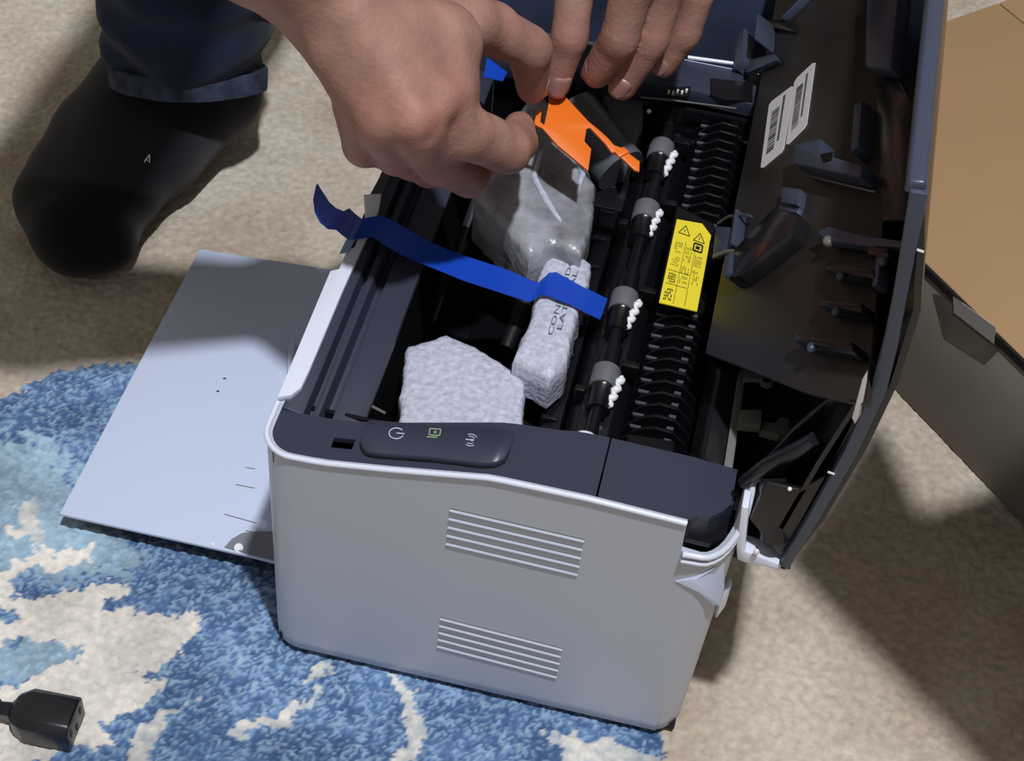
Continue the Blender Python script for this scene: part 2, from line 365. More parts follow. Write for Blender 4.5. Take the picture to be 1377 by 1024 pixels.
# bright channel lip at the front corner (double lip)
g=G(); lp=[A(194.5,-1.2,156)]+[A(x,y,z) for x,y,z in [(p[0],p[1],p[2]) for p in path[NL+2:]]]
nrm=lambda i:0
g.tube([p+A(.6,-.6,0) for p in lp],1.5,10); g.tube([p+A(.5,-.8,-4.6) for p in lp[:-3]],1.2,10); g.ok('corner_lip',M['whiteg'],PR,smooth=True)
g=G(); g.tube([A(p[0],p[1],p[2])+A(0,0,.0) for p in path[0:NL+1]],1.35,10); g.ok('rim',M['whiteg'],PR,smooth=True)
# grip fin at the front corner
G().prism([Y(906,783,-.6),Y(935,779,-1.2),Y(958,768,0),Y(974,752,5),Y(975,790,6),Y(968,818,5),Y(958,812,2),Y(938,797,-.8)],A(-1.5,4,0)).ok('corner_grip',M['white'],PR,bevel=.9,segs=3)
G().prism([A(218,10,112),A(221,14,122),A(221,16,100),A(218,12,94)],A(-2,5,0)).ok('corner_clip',M['whiteg'],PR,bevel=.5)
# other outer walls
G().box((0,30,4),(2.5,300,120)).ok('left_wall',M['white'],PR)
G().box((0,331-2.6,4),(215,331,168)).ok('far_wall',M['white'],PR,bevel=.6)
G().box((211,24,4),(213.6,329,120)).ok('rear_wall',M['white'],PR)
G().box((4,4,3),(212,329,8)).ok('base',M['blackm'],PR)
for x,y in ((18,14),(196,14),(18,312),(196,312)): G().tube([A(x,y,0),A(x,y,4)],6,14).ok('foot_pad',M['blackm'],PR)
# top deck (near) following the rim, with opening for the slot
def deckpatch(g,poly,zoff=0,th=3):
    top=[A(p[0],p[1],ztop(p[0])+zoff-(0 if len(p)<3 else p[2])) for p in poly]
    g.prism([p-A(0,0,th) for p in top],A(0,0,th))
def strip(g,xs,ylo,yhi,zoff=-1.2,th=3):
    loops=[]
    for x in xs:
        zt=ztop(x)+zoff; a,b=ylo(x),yhi(x)
        loops.append([A(x,a,zt),A(x,b,zt),A(x,b,zt-th),A(x,a,zt-th)])
    g.sweep(loops)
yl=lambda x: 2.2+ (16-math.sqrt(max(0,14**2-(16-max(x,2.2))**2)) -2.2 if x<16 else 0)
yh=lambda x: interp(x,[0,5,12,37,100,131,138,220],[27,27,27,27,33.5,36,37.5,39])
slot=(31,41); sy=(10.5,16.5)
g=G()
strip(g,list(np.linspace(2.4,16,9))+list(np.linspace(18,slot[0],4)),yl,yh)
strip(g,[slot[0],36,slot[1]],yl,lambda x:sy[0]); strip(g,[slot[0],36,slot[1]],lambda x:sy[1],yh)
strip(g,list(np.linspace(slot[1],153,22)),yl,yh)
g.ok('control_deck',M['deck'],PR)
G().box((slot[0]-.5,sy[0]-.5,145),(slot[1]+.5,sy[1]+.5,151)).ok('slot_bottom',M['blackm'],PR)
g=G(); strip(g,[153.9]+list(np.linspace(160,193,7)),yl,yh); 
strip(g,[193,198,203,208,211.5],lambda x:interp(x,[193,195,203,208,211.5],[2.2,6,8,13,19]),yh,-1.4)
g.ok('rear_deck',M['deck'],PR)
G().box((6,3.2,150),(193,5,159)).ok('deck_skirt',M['blackm'],PR)
# curved black well inside the front corner lip
g=G(); strip(g,[194.8,200,206,211,215],lambda x:interp(x,[195,206,211,215],[3,4,8,14]),lambda x:26,-14,3); g.ok('corner_well',M['black'],PR)
g=G(); g.sweep([[A(x,y,150),A(x,y,173.5-(x-194)*.2),A(x+1,y+1.5,173-(x-194)*.2),A(x+1,y+1.5,150)] for x,y in [(194.5,3),(195.5,6),(203,8.5),(208,13.5),(211.5,19.5),(212.5,26)]]); g.ok('corner_skirt',M['deck'],PR)
# raised control plate with rounded ends
def rr(x0,y0,x1,y1,r,n=6):
    P=[]
    for cx,cy,a in ((x1-r,y1-r,0),(x0+r,y1-r,90),(x0+r,y0+r,180),(x1-r,y0+r,270)):
        P+=circ(cx,cy,r,a,a+90,n)
    return P
zc=lambda u,v:Z(u,v,168)
qa=[Z(486,583,163.8),Z(499,560,163.8),Z(701,576,178),Z(684,621,177)]
# plate outline in px, on sloped deck
pl=[(484,590),(486,600),(493,607),(505,609),(585,615),(650,623),(668,622),(680,616),(686,604),(690,592),(693,580),(600,572),(498,564),(490,570)]
def deckpt(u,v,h=0):
    z=168
    for _ in range(8): p=Z(u,v,z); z=ztop(p[0])-1.2+h
    return Z(u,v,z)
PX=[deckpt(u,v,2.6)[:2] for u,v in pl]
def yrange(x):
    ys=[]
    for i in range(len(PX)):
        (xa,ya),(xb,yb)=PX[i],PX[(i+1)%len(PX)]
        if (xa-x)*(xb-x)<=0 and abs(xa-xb)>1e-6: ys.append(ya+(yb-ya)*(x-xa)/(xb-xa))
    return min(ys),max(ys)
xa_=min(p[0] for p in PX)+.15; xb_=max(p[0] for p in PX)-.15
lps=[]; gps=[]
for i in range(31):
    x=xa_+(xb_-xa_)*(.5-.5*math.cos(math.pi*i/30)); a_,b_=yrange(x); z_=ztop(x)-1.2
    lps.append([A(x,a_,z_+1.9),A(x,a_+.7,z_+2.6),A(x,b_-.5,z_+2.6),A(x,b_,z_+2.2),A(x,b_,z_-1),A(x,a_,z_-1)])
    gps.append([A(x,a_-1.3,z_+.12),A(x,b_,z_+.12),A(x,b_,z_-.3),A(x,a_-1.3,z_-.3)])
G().sweep(lps).ok('control_plate',M['deck'],PR,smooth=True)
G().sweep(gps).ok('plate_gap',M['blackm'],PR)
plate=bpy.data.objects['control_plate']
# icons
def dk(u,v): return deckpt(u,v,2.75)
def iconlines(g,lines,w=1.5):
    for ln in lines:
        for (a,b),(c,d) in zip(ln[:-1],ln[1:]):
            dx,dy=c-a,d-b; l=math.hypot(dx,dy) or 1; nx,ny=-dy/l*w/2,dx/l*w/2
            g.add([dk(a-nx,b-ny),dk(c-nx,d-ny),dk(c+nx,d+ny),dk(a+nx,b+ny)],[[0,1,2,3]])
g=G(); arc=[(533+9.8*math.cos(math.radians(a)),583+7.2*math.sin(math.radians(a))) for a in range(25,336,15)]
iconlines(g,[arc,[(533,582.5),(544,583.5)]]); g.ok('power_icon',M['icon'],PR,parent=plate)
g=G(); iconlines(g,[[(578,576.5),(593,577.5),(591,586),(577,585),(578,576.5)],[(583,581),(586,581)],[(574,587.5),(588,588.5)]],1.3)
iconlines(g,[[(583,581.2),(587,581.4)]],3); g.ok('paper_icon',M['icong'],PR,parent=plate)
g=G()
for r in (5,8): 
    iconlines(g,[[(633+r*1.15*math.cos(math.radians(a)),592+r*math.sin(math.radians(a))) for a in range(-115,-24,15)],
                 [(633+r*1.15*math.cos(math.radians(a)),592+r*math.sin(math.radians(a))) for a in range(60,136,15)]],1.1)
iconlines(g,[[(626,591),(636,592)]],1.4); iconlines(g,[[(633,592),(637,592)]],3); g.ok('wireless_icon',M['icon'],PR,parent=plate)
# ---- left frame (grooved), extruded along Y
def extr(name,prof,y0,y1,m,bevel=0,root=PR,**k):
    return G().prism([A(x,y0,z) for x,z in prof],A(0,y1-y0,0)).ok(name,m,root,bevel=bevel,**k)
extr('left_frame',[(3,140),(3,161),(13,159),(13.6,150),(16,150),(16.6,157),(19.5,157),(20.5,147),(24,147),(25,153),(39,150),(39.3,146.5),(36,146),(36,140)],27,308,M['deck'],.35)
extr('frame_wall',[(3,90),(3,140),(38,146),(38.5,90)],27,308,M['blackm'])
# white edge strip with steps
out=[(373,541),(444,371),(456,368),(467,342),(477,339),(491,296),(489,268),(513,267),(509,290),(462,395),(416,505),(405,528),(392,538)]
G().prism([Z(u,v,160) for u,v in out],A(0,0,3.5)).ok('edge_strip',M['whiteg'],PR,bevel=.5)
o=G().prism([Z(u,v,160) for u,v in ((497,266),(512,238),(520,221),(533,221),(520,250),(513,266))],A(0,0,1.5)).ok('edge_strip',M['grey'],PR); label(o,'grey far end of the edge strip')
# ---- interior
extr('cavity_floor',[(38,55),(205,55),(205,60),(38,60)],38,316,M['blackm'])
G().box((4,37,8),(211,39,152)).ok('cavity_wall',M['black'],PR)
G().box((38,314,8),(211,317,150)).ok('cavity_wall',M['black'],PR)
extr('paper_ramp',[(40,78),(60,76),(96,104),(100,106),(113,106),(113,60),(40,60)],39,314,M['black'],1)
extr('toner_rail',[(114,60),(114,112),(117,124),(126,128),(128,60)],39,314,M['black'],1)
for y in range(60,300,22): G().box((116,y,122),(124,y+2.2,128.6)).ok('guide_rib',M['black'],PR,bevel=.4)
G().box((41,27,110),(62,33,140)).ok('corner_bracket',M['black'],PR,bevel=.8)
G().tube([Z(487,540,146),Z(518,556,146)],.7,6).ok('wire_guide',M['rail'],PR)
# ---- roller shaft with four grey rollers
def shaftpt(u,v): p=Z(u,v,150); return p
x_s=142.5; zs=147
G().tube([A(x_s,48,zs),A(x_s,309,zs)],3.2,14).ok('roller_shaft',M['black'],PR,smooth=True)
rol=[(815,500),(840,398),(870,278),(890,195)]
for k,(u,v) in enumerate(rol):
    p=Z(u,v,153); yc=p[1]; xc=p[0]
    G().tube([A(xc,yc-6,zs),A(xc,yc-5.4,zs),A(xc,yc+6,zs)],[6.2,7,7],24).ok('rubber_roller',M['roller'],PR,smooth=True)
    G().tube([A(xc,yc-20,zs-.5),A(xc,yc-7,zs-.5),A(xc,yc-6,zs-.5)],[5.2,5.6,6.4],18).ok('roller_sleeve',M['black'],PR,smooth=True)
    G().tube([A(xc,yc+6,zs-.5),A(xc,yc+22,zs-.5)],[5.4,5.0],18).ok('roller_sleeve',M['black'],PR,smooth=True)
    g=G(); su,sv=[(828,527),(852,423),(881,300),(901,220)][k]
    b=Z(su,sv,149)
    cp=[b+A(-1.8+j*.16+1.0*math.sin(j*1.15),-9+j*.9,-1.5+j*.15+.5*math.cos(j*1.15)) for j in range(21)]
    g.tube(cp,[1.7+.35*math.cos(j*1.15) if 2<j<18 else 1.4 for j in range(21)],10)
    g.tube([cp[2],cp[2]+A(-2.2,-1.5,0)],1.2,8)
    g.ok('white_coil',M['spring'],PR,smooth=True)
    G().box((xc-13,yc-9,134),(xc-8,yc-5,146)).ok('roller_bracket',M['black'],PR,bevel=.6)
    G().box((xc+6,yc+12,138),(xc+15,yc+16,147)).ok('roller_bracket',M['black'],PR,bevel=.6)
p=Z(903,152,150)
g=G(); 
for a in range(0,180,15):
    w=math.radians(a); g.ball(A(x_s+5.6*math.cos(w),p[1],zs+5.6*math.sin(w)),1.7,5)
g.ball(A(x_s,p[1],zs+7.5),1.8,5)
g.ok('shaft_bearing',M['spring'],PR,smooth=True)
G().tube([A(x_s,44,zs),A(x_s,49,zs)],5,16).ok('shaft_cap',M['black'],PR,smooth=True)
G().box((x_s-4,44.2,zs+3.4),(x_s+4,46,zs+5.2)).ok('shaft_stop',M['spring'],PR,bevel=.4)
G().ball(Z(788,586,172),(4.5,2.4,2)).ok('white_boss',M['whiteg'],PR,smooth=True)
extr('roller_cradle',[(128,60),(128,128),(134,138),(150,138),(156,130),(156,60)],40,312,M['black'],.8)
# ---- ribbed guide (fuser cover)
extr('rib_backing',[(156,60),(156,134),(163,143),(176,147),(186,140),(190,120),(190,60)],42,312,M['blackm'],1)
yy=52.; k=0
while yy<306:
    if not (148<yy<206):
        pr=[(155,132),(157,143),(163,151),(171,155),(180,154),(187,147),(190,136),(190,130)]
        hgt=2.2 if yy>215 else 0
        G().prism([A(x,yy,z+hgt*(1 if i in(3,4,5) else .3)) for i,(x,z) in enumerate(pr)],A(0,1.5,0)).ok('guide_fin',M['black'],PR,bevel=.25,segs=1)
        # bright little boss at the fin shoulder
        G().box((159.5,yy+1.5,149.6),(165,yy+3.0,151.4)).ok('fin_boss',M['grey'],PR,bevel=.3,segs=1)
        G().box((176.5,yy+1.5,152.6),(180,yy+3.2,155)).ok('fin_boss',M['grey'],PR,bevel=.3,segs=1)
    yy+=7.6
extr('sensor_cover',[(158,140),(160,156),(182,158),(186,140)],42,60,M['black'],1.2)
for a,b,c in (((166,44,156),(170,50,161),0),((176,40,150),(190,48,158),0),((190,42,148),(200,54,156),0)): G().box(a,b).ok('latch_block',M['black'],PR,bevel=.8)
g=G(); g.tube([A(170,41.5,160),A(196,41.5,158)],.8,6); g.ok('latch_rod',M['rail'],PR,smooth=True)
extr('rear_inner_wall',[(190,60),(190,150),(196,160),(200,160),(202,60)],40,316,M['black'],.8)
extr('rear_cavity',[(203,120),(203,132),(246,140),(246,120)],30,326,M['blackm'])
G().box((203,300,120),(250,328,160)).ok('rear_cavity_end',M['blackm'],PR)
# dark grey strip beside hinge
o=G().prism(pxs([(945,622),(975,470),(998,475),(982,640)],158),A(0,0,3)).ok('hinge_strip',M['cover'],PR,bevel=.5)
o=G().prism(pxs([(971,640),(992,505),(1003,500),(983,642)],162),A(0,0,2.5)).ok('hinge_rail',M['rail'],PR,bevel=.4)
# yellow warning label
lq=[(886,408),(937,420),(955,313),(912,297)]
lz_=164; L0,L1,L2_,L3=[Z(u,v,lz_) for u,v in lq]
G().prism(pxs([(886,408),(937,420),(956,318),(944,302),(910,296)],lz_-.4),A(0,0,.6)).ok('warning_label',M['yellow'],PR)
wl=bpy.data.objects['warning_label']
G().prism(pxs([(884,410),(938,423),(958,318),(908,293)],lz_-9),A(0,0,8.2)).ok('label_mount',M['blackm'],PR)
F=quadmap(L0,L1,L2_,L3,A(0,0,1),.35); g=G()
for cx in (.26,.72): 
    put_line(g,F,[(cx-.17,.97-.11),(cx+.17,.97-.11),(cx+.0,.97)],.022,2.2,True) if cx<.5 else put_line(g,F,[(cx-.17,.83),(cx+.17,.83),(cx,.94)],.022,2.2,True)
    put_rect(g,F,cx-.012,.885 if cx<.5 else .855,cx+.012,.925 if cx<.5 else .90)
put_line(g,F,[(.60,.71),(.85,.71),(.85,.80),(.60,.80)],.045,2.2,True); put_rect(g,F,.67,.735,.78,.775)
for x in (.36,.66): put_line(g,F,[(x,.03),(x,.78)],.012,2.2)
for yv in (.24,.40): put_line(g,F,[(.04,yv),(.64,yv)],.012,2.2)
for i,(x0,x1,y0,y1) in enumerate([(.08,.30,.05,.20),(.08,.30,.26,.38),(.40,.62,.28,.50),(.40,.60,.54,.74),(.70,.92,.30,.48),(.70,.92,.52,.66),(.08,.30,.46,.58),(.08,.30,.62,.76)]):
    n=5
    for j in range(n):
        xa=x0+(x1-x0)*j/n; 
        w=.6 if i<2 else .35
        kk=0
        while kk<4:
            ya=y0+(y1-y0)*kk/4
            if random.random()<.85: put_rect(g,F,xa,ya,xa+(x1-x0)/n*w,ya+(y1-y0)/4*random.uniform(.5,.95))
            kk+=1
g.ok('label_print',M['ink'],PR,parent=wl)
# ---- far end band
fb=[(862,131),(868,110),(905,92),(925,78),(1008,88),(1012,142),(1000,146)]
far=G(); z=169
far.box((4,306,150),(143,329,167)); far.ok('far_deck',M['deck'],PR,bevel=.8)
a=A(129,305,0)
G().prism([A(129,304,160),A(214,300,160),A(214,329,160),A(129,329,160)],A(0,0,9)).ok('far_deck',M['deck'],PR,bevel=.6)
G().prism(pxs([(955,106),(1012,112),(1012,138),(975,135),(955,128)],169.2),A(0,0,.5)).ok('far_recess',M['black'],PR)
G().prism(pxs([(892,120),(929,117),(927,131),(892,130)],169.2),A(0,0,.6)).ok('connector_socket',M['blackm'],PR)
g=G()
for k in range(5): g.box(tuple(Z(899+k*6,125+(k%2)*2-k*.4,170)-A(.6,1,0)),tuple(Z(899+k*6,125+(k%2)*2-k*.4,170)+A(.6,1,1.5)))
g.ok('connector_pin',M['sticker'],PR); bpy.data.objects['connector_pin']['kind']='stuff'
g=G().tube([Z(862,131,169.5),Z(905,135,169.5),Z(990,146,169.5)],.5,6); g.ok('far_deck_edge',M['rail'],PR,smooth=True)
G().tube([Z(925,77,169.5),Z(1006,88,169.5)],1.1,8).ok('far_rim',M['whiteg'],PR,smooth=True)
G().box((129,299,120),(212,302,158)).ok('far_inner_wall',M['black'],PR)
G().box((124,293,138),(190,296,141)).ok('far_ledge',M['black'],PR,bevel=.4)
G().ball(Z(873,150,158),(1.5,1,1.5),5).ok('screw',M['spring'],PR,smooth=True)
G().tube([A(165,296,146),A(188,293,148)],1.4,8).ok('far_pin',M['rail'],PR,smooth=True)
# grey moulded housing behind the clip
g=G(); g.tube([Z(770,150,150),Z(835,230,140)],[15,15],20); g.ok('gear_housing',M['gearbox'],PR,smooth=True)
g=G(); g.prism(pxs([(808,145),(862,135),(862,190),(838,250),(822,200)],140),A(0,0,12)); g.ok('gear_cover',M['gearbox'],PR,bevel=1.5)
G().box((60,240,100),(128,306,128)).ok('gear_bay',M['black'],PR,bevel=1)
# ---- fold-down tray flap at the left
fp2=[(80,691),(268,335),(432,358),(470,372),(430,760),(345,749),(300,738),(310,731),(330,717),(300,738)]
fpo=[(80,691),(268,335),(432,359),(520,372),(470,790),(345,750)]
FZ=14
pp=[Z(u,v,FZ) for u,v in fpo]; pp[3][0]=4; pp[2]=pp[1]+(pp[3]-pp[1])*.999; pp[4]=A(4,pp[5][1]-1,FZ); pp=[pp[0],pp[1],pp[3],pp[4],pp[5]]
flap=G().prism([p-A(0,0,2.2) for p in pp],A(0,0,2.2)).ok('tray_flap',M['white'],PR,bevel=.5); label(flap,'white fold-down flap lying on the rug')
G().prism([A(p[0]*.97+ -1,p[1]*1.0+(2 if p[1]<150 else -3),FZ-4.6) for p in pp],A(0,0,2.4)).ok('flap_underside',M['blackm'],PR)
G().prism(pxs([(302,737),(312,726),(326,718),(346,716),(380,716),(380,757),(345,749)],FZ+.1),A(0,0,.7)).ok('flap_arm',M['flaparm'],PR,parent=flap)
for u,v,r in ((293,527,.9),(302,510,.9)): G().tube([Z(u,v,FZ),Z(u,v,FZ+.15)],r,10).ok('flap_hole',M['ink'],PR,parent=flap)
G().tube([Z(321,737,FZ+.8),Z(321,737,FZ+1.6)],2.4,14).ok('flap_rivet',M['spring'],PR,parent=flap)
G().tube([Z(286,732,FZ),Z(286,732,FZ+1)],.8,10).ok('flap_rivet',M['spring'],PR,parent=flap)
for a,b in (((330,629),(343,631)),((317,652),(343,657)),((302,692),(345,704)),((330,714),(346,717))): G().tube([Z(*a,FZ+.1),Z(*b,FZ+.1)],.25,5).ok('flap_crease',M['rail'],PR,parent=flap)
G().prism(pxs([(389,470),(397,465),(394,520),(386,520)],FZ+.1),A(0,0,5)).ok('flap_hinge',M['white'],PR,parent=flap,bevel=.5)
# ================================================================= OPEN COVER
TH=math.radians(57); ux=A(math.cos(TH),0,math.sin(TH)); pnn=A(-math.sin(TH),0,math.cos(TH))
pl0=Z(948,475,182); pdd=pl0@pnn
def K(u,v,h=0): return on(u,v,pnn,pdd+h)   # on the guide plate plane (h = height above it)
def kprism(name,pts,h,th,m,bevel=.5,parent=None): return G().prism([K(u,v,h) for u,v in pts],pnn*th).ok(name,m,PR,parent=parent,bevel=bevel)
# outer shell: profile extruded along Y
sh=[(238,151),(247,190),(254,240),(257,281),(256,320),(250,350),(243.5,376)]
g=G()
def shell(y0,y1,prof,th):
    o=[A(x,0,z) for x,z in prof]; n=len(o); q=[]
    for i in range(n):
        t=unit(o[min(i+1,n-1)]-o[max(i-1,0)]); q.append(o[i]+A(t[2],0,-t[0])*th)
    return [[A(p[0],y,p[2]) for p in o]+[A(p[0],y,p[2]) for p in q[::-1]] for y in (y0,y1)]
g.sweep(shell(6,330,sh,3)); cs=g.ok('cover_shell',M['cover'],PR,bevel=.4)
# free-edge flange and near-side flange
g=G(); g.sweep([[A(239.5,y,374),A(240,y,379.5),A(246,y,380.5),A(248,y,374)] for y in (6,330)]); g.ok('cover_rim',M['coverrim'],PR,bevel=1.4,segs=3)
nr=[(1058,768),(1100,700),(1150,614),(1190,530),(1206,465),(1218,400),(1232,330),(1246,262)]
inn=[(1050,757),(1088,694),(1136,606),(1170,530),(1188,462),(1201,398),(1212,330),(1223,258)]
lo_=[]
for (a,b),(c,d) in zip(nr,inn):
    p=Y(a+2,b,4); q=Y(c,d,4); lo_.append([p,q,q+A(0,5,0),p+A(0,5,0)])
G().sweep(lo_).ok('cover_side_rim',M['coverrim'] ,PR,bevel=.8)
# guide plate
pt=[(948,475),(985,290),(1012,160),(1046,-10),(1080,-190),(1260,-190),(1204,-10),(1200,90),(1185,330),(1172,470),(1166,546),(1086,529)]
gp=G().prism([K(u,v,0) for u,v in pt],-pnn*2.5).ok('guide_plate',M['plate'],PR,bevel=.5); label(gp,'smooth dark brown-black inner guide plate with two barcode stickers')
G().sweep([[K(u,v,-3)+A(0,0,0),K(u,v,-3)+A(20,0,-18),K(u,v,-6)+A(20,0,-22),K(u,v,-6)] for u,v in ((950,478),(1046,-10))]).ok('plate_lip',M['cover'],PR)
# inner back wall
g=G(); g.sweep(shell(8,328,[(232,170),(240,225),(248,270)],2)); g.ok('cover_inner_wall',M['black'],PR)
# side rib structure
def kbox(name,a,b,w,h0,h1,m,parent=None,bevel=.5):
    """bar between px a and b on the plate plane; w mm wide, from height h0 to h1"""
    p=K(*a,h0); q=K(*b,h0); t=unit(q-p); sdir=unit(np.cross(t,pnn))*w/2
    return G().prism([p-sdir,q-sdir,q+sdir,p+sdir],pnn*(h1-h0)).ok(name,m,PR,bevel=bevel,parent=parent)
# hooks
kbox('hook_arm',(1010,55),(1008,98),7,0,9,M['coverrim']); kbox('hook_web',(1042,38),(1040,72),1.6,0,14,M['coverrim'])
kprism('hook_foot',[(1006,88),(1048,78),(1052,86),(1010,104)],0,4,M['coverrim'])
kprism('hook_foot',[(1035,30),(1068,28),(1074,46),(1040,40)],0,2,M['cover'])
kbox('hook_web',(1060,30),(1090,0),2,0,5,M['coverrim'])
kprism('hook_arm',[(970,310),(996,312),(992,338),(966,350)],0,4,M['coverrim'])
kbox('hook_web',(1003,292),(997,338),1.8,0,7,M['coverrim'])
G().tube([K(960,345,4),K(978,338,5),K(1000,338,5),K(1021,347,3)],1.0,8).ok('hook_foot',M['rail'],PR,smooth=True)
G().tube([K(966,300,3),K(980,291,5),K(1003,289,5),K(1012,292,3)],.8,8).ok('hook_foot',M['coverrim'],PR,smooth=True)
kprism('guide_tab',[(1061,259),(1086,262),(1082,284),(1060,280)],0,5,M['coverrim']); kprism('guide_tab',[(1055,277),(1082,284),(1078,292),(1052,286)],0,3,M['coverrim'])
kprism('guide_arm',[(1060,292),(1090,302),(1084,330),(1012,386),(998,388),(1003,352)],0,9,M['cover'],1)
kbox('guide_tab',(1002,358),(1000,386),4,0,11,M['coverrim'])
# bracket with a cross bar
kprism('bracket',[(1088,210),(1124,203),(1122,222),(1182,240),(1178,256),(1150,250),(1086,236)],0,10,M['coverrim'],.8)
kprism('bracket_hole',[(1104,208),(1120,205),(1118,216),(1108,219)],10,.5,M['blackm'],0)
G().tube([K(1085,236,.5),K(1130,247,.5),K(1176,258,.5)],.6,6).ok('bracket_edge',M['rail'],PR,smooth=True)
kbox('rib',(1172,153),(1168,216),5,0,9,M['coverrim']); 
kprism('rib',[(1182,0),(1226,0),(1216,108),(1180,104)],2,9,M['coverrim'],1.5)
kprism('rib',[(1180,106),(1212,112),(1230,150),(1228,300),(1190,300)],1,2,M['cover'],1)
kprism('latch_arm',[(1110,322),(1128,314),(1180,328),(1240,336),(1238,345),(1182,342),(1125,334)],1,6,M['coverrim'],1)
G().ball(K(1115,325,6),(3,3,2.4),6).ok('latch_tip',M['rail'],PR,smooth=True)
for a,b in (((1128,372),(1196,384)),((1122,420),(1180,430)),((1088,468),(1168,482)),((1185,352),(1215,356))): 
    kprism('stub',[(a[0],a[1]-7),(b[0],b[1]-7),(b[0],b[1]+8),(a[0],a[1]+7)],0,9,M['black'],1.8)
    G().ball(K(a[0]+3,a[1],8),(2,2.4,2),6).ok('stub_tip',M['coverrim'],PR,smooth=True)
kbox('rib',(1196,350),(1190,395),3,2,8,M['coverrim'])
# stickers with barcodes
def sticker(c):
    P=[K(u,v,.1) for u,v in c]; cen=sum(P)/4
    cut=[]
    for i in range(4):
        a=P[i-1];b=P[i];d=P[(i+1)%4]
        cut+=[b+unit(a-b)*2.0,b+unit(d-b)*2.0]
    o=G().prism(cut,pnn*.35).ok('barcode_sticker',M['sticker'],PR)
    F=quadmap(P[0],P[1],P[2],P[3],pnn,.55); g=G()
    # s along the long side (P0->P1), t across
    s_=.16
    while s_<.80:
        w=random.choice((.010,.016,.024)); put_rect(g,F,s_,.20,s_+w,.52); s_+=w+random.choice((.010,.014,.022))
    s_=.24
    while s_<.9:
        w=random.choice((.02,.03)); put_rect(g,F,s_,.62,s_+w,.72); s_+=w+.012
    g.ok('barcode',M['ink'],PR,parent=o)
sticker([(1023,229),(1035,139),(1068,114),(1054,203)])
sticker([(1057,198),(1069,108),(1097,82),(1085,170)])
# near-end cavity of the cover
extr_=lambda name,prof,y0,y1,m,bevel=0: G().prism([A(x,y0,z) for x,z in prof],A(0,y1-y0,0)).ok(name,m,PR,bevel=bevel)
extr_('cover_end_wall',[(222,152),(240,152),(250,205),(255,262),(248,262),(228,215),(220,190)],28,31,M['black'],.8)
G().tube([Y(1040,640,20),Y(1044,720,12)],[6,7.5],22).ok('hinge_barrel',M['cover'],PR,smooth=True)
G().tube([Y(1000,650,22),Y(1035,625,20),Y(1075,605,18),Y(1095,590,14)],[3,4,4,3],14).ok('hinge_arm',M['black'],PR,smooth=True)
G().prism([Y(1008,700,8),Y(1052,752,8),Y(1170,545,8),Y(1150,560,8),Y(1110,640,8),Y(1075,660,8),Y(1030,650,8)],A(0,3,0)).ok('cover_end_web',M['black'],PR,bevel=1)
G().ball(Y(1062,658,7),(1,1,1),5).ok('screw',M['spring'],PR,smooth=True)
# white hinge cheek
g=G(); g.prism([Y(u,v,6) for u,v in ((997,682),(1007,684),(1001,742),(1058,764),(1057,770),(1000,757),(991,753),(990,735))],A(0,10,0)); g.ok('hinge_cheek',M['whiteg'],PR,bevel=.8)
G().ball(Y(1017,743,5),(1.4,1,2.2),6).ok('cheek_pin',M['spring'],PR,smooth=True)
# metal brackets seen in the hinge gap
bz=166
G().prism(pxs([(993,562),(1022,562),(1021,583),(990,580)],bz),A(0,0,6)).ok('hinge_bracket',M['rail'],PR,bevel=.6)
G().prism(pxs([(1020,575),(1040,578),(1046,570),(1060,572),(1060,590),(1045,595),(1020,588)],bz-4),A(0,0,5)).ok('hinge_bracket',M['rail'],PR,bevel=.6)
G().prism(pxs([(1000,503),(1026,508),(1026,516),(998,515)],bz),A(0,0,3)).ok('hinge_hook',M['rail'],PR,bevel=.5)
c=Z(1031,512,bz+1.5); G().tube([c-A(0,0,2),c+A(0,0,2)],3.4,16).ok('hinge_hook',M['rail'],PR,smooth=True)
c=Z(1031,511,bz+3.6); G().tube([c,c+A(0,0,.3)],1.8,12).ok('hinge_hole',M['ink'],PR)
G().prism([Y(u,v,-2.) for u,v in ((1146,560),(1160,508),(1167,497),(1166,510),(1158,555),(1150,568))],A(0,-1.2,0)).ok('side_sticker',M['sticker'],PR,bevel=.3)
for u,v in ((1117,636),(1165,536),(1237,337)): G().tube([Y(u-4,v-1,3.5),Y(u+5,v+2,3.5)],.5,6).ok('rim_notch',M['sticker'],PR)

# ================================================================= PACKING
def foamblock(name,pts,z1,z0,lab,m,grp=None,chf=2.5,cat='foam'):
    top=[Z(u,v,z1) for u,v in pts]; cen=sum(top)/len(top)
    fin=[]; n=len(top)          # subdivide the outline with torn edge jitter
    for i in range(n):
        a=top[i];b=top[(i+1)%n]; k=max(2,int(np.linalg.norm(b-a)/3))
        for j in range(k):
            p=a+(b-a)*j/k; p=p+A(*(rng.randn(2)*.3),0); fin.append(p)
    v=[];N=len(fin)
    rings=[(0,-8),(0,-.0)]
    loops=[]
    for sc,dz in ((1.0,z0-z1),(1.0,-(z1-z0)*.5),(1.0,-chf),(1-.35*chf/25,-chf*.25),(1-chf/25,0),(.7,.5),(.4,.7),(.12,.7)):
        loops.append([A(cen[0]+(p[0]-cen[0])*sc,cen[1]+(p[1]-cen[1])*sc,z1+dz)+rng.randn(3)*.10 for p in fin])
    g=G(); g.sweep(loops)
    root=empty(name,(cen[0],cen[1],z0),lab,cat,grp)
    g.ok('foam_body',m,root,smooth=True); return root,cen
fa,_=foamblock('foam_block',[(534,600),(538,540),(545,464),(574,457),(599,447),(640,466),(706,506),(703,570),(700,620)],141,86,'white foam block behind the control buttons, nearest of the packing foam pieces','foam',M['foam']) if False else (None,None)
def foam(name,pts,z1,z0,lab,m,chf=2.5): return foamblock(name,pts,z1,z0,lab,m,None,chf,'packing foam')
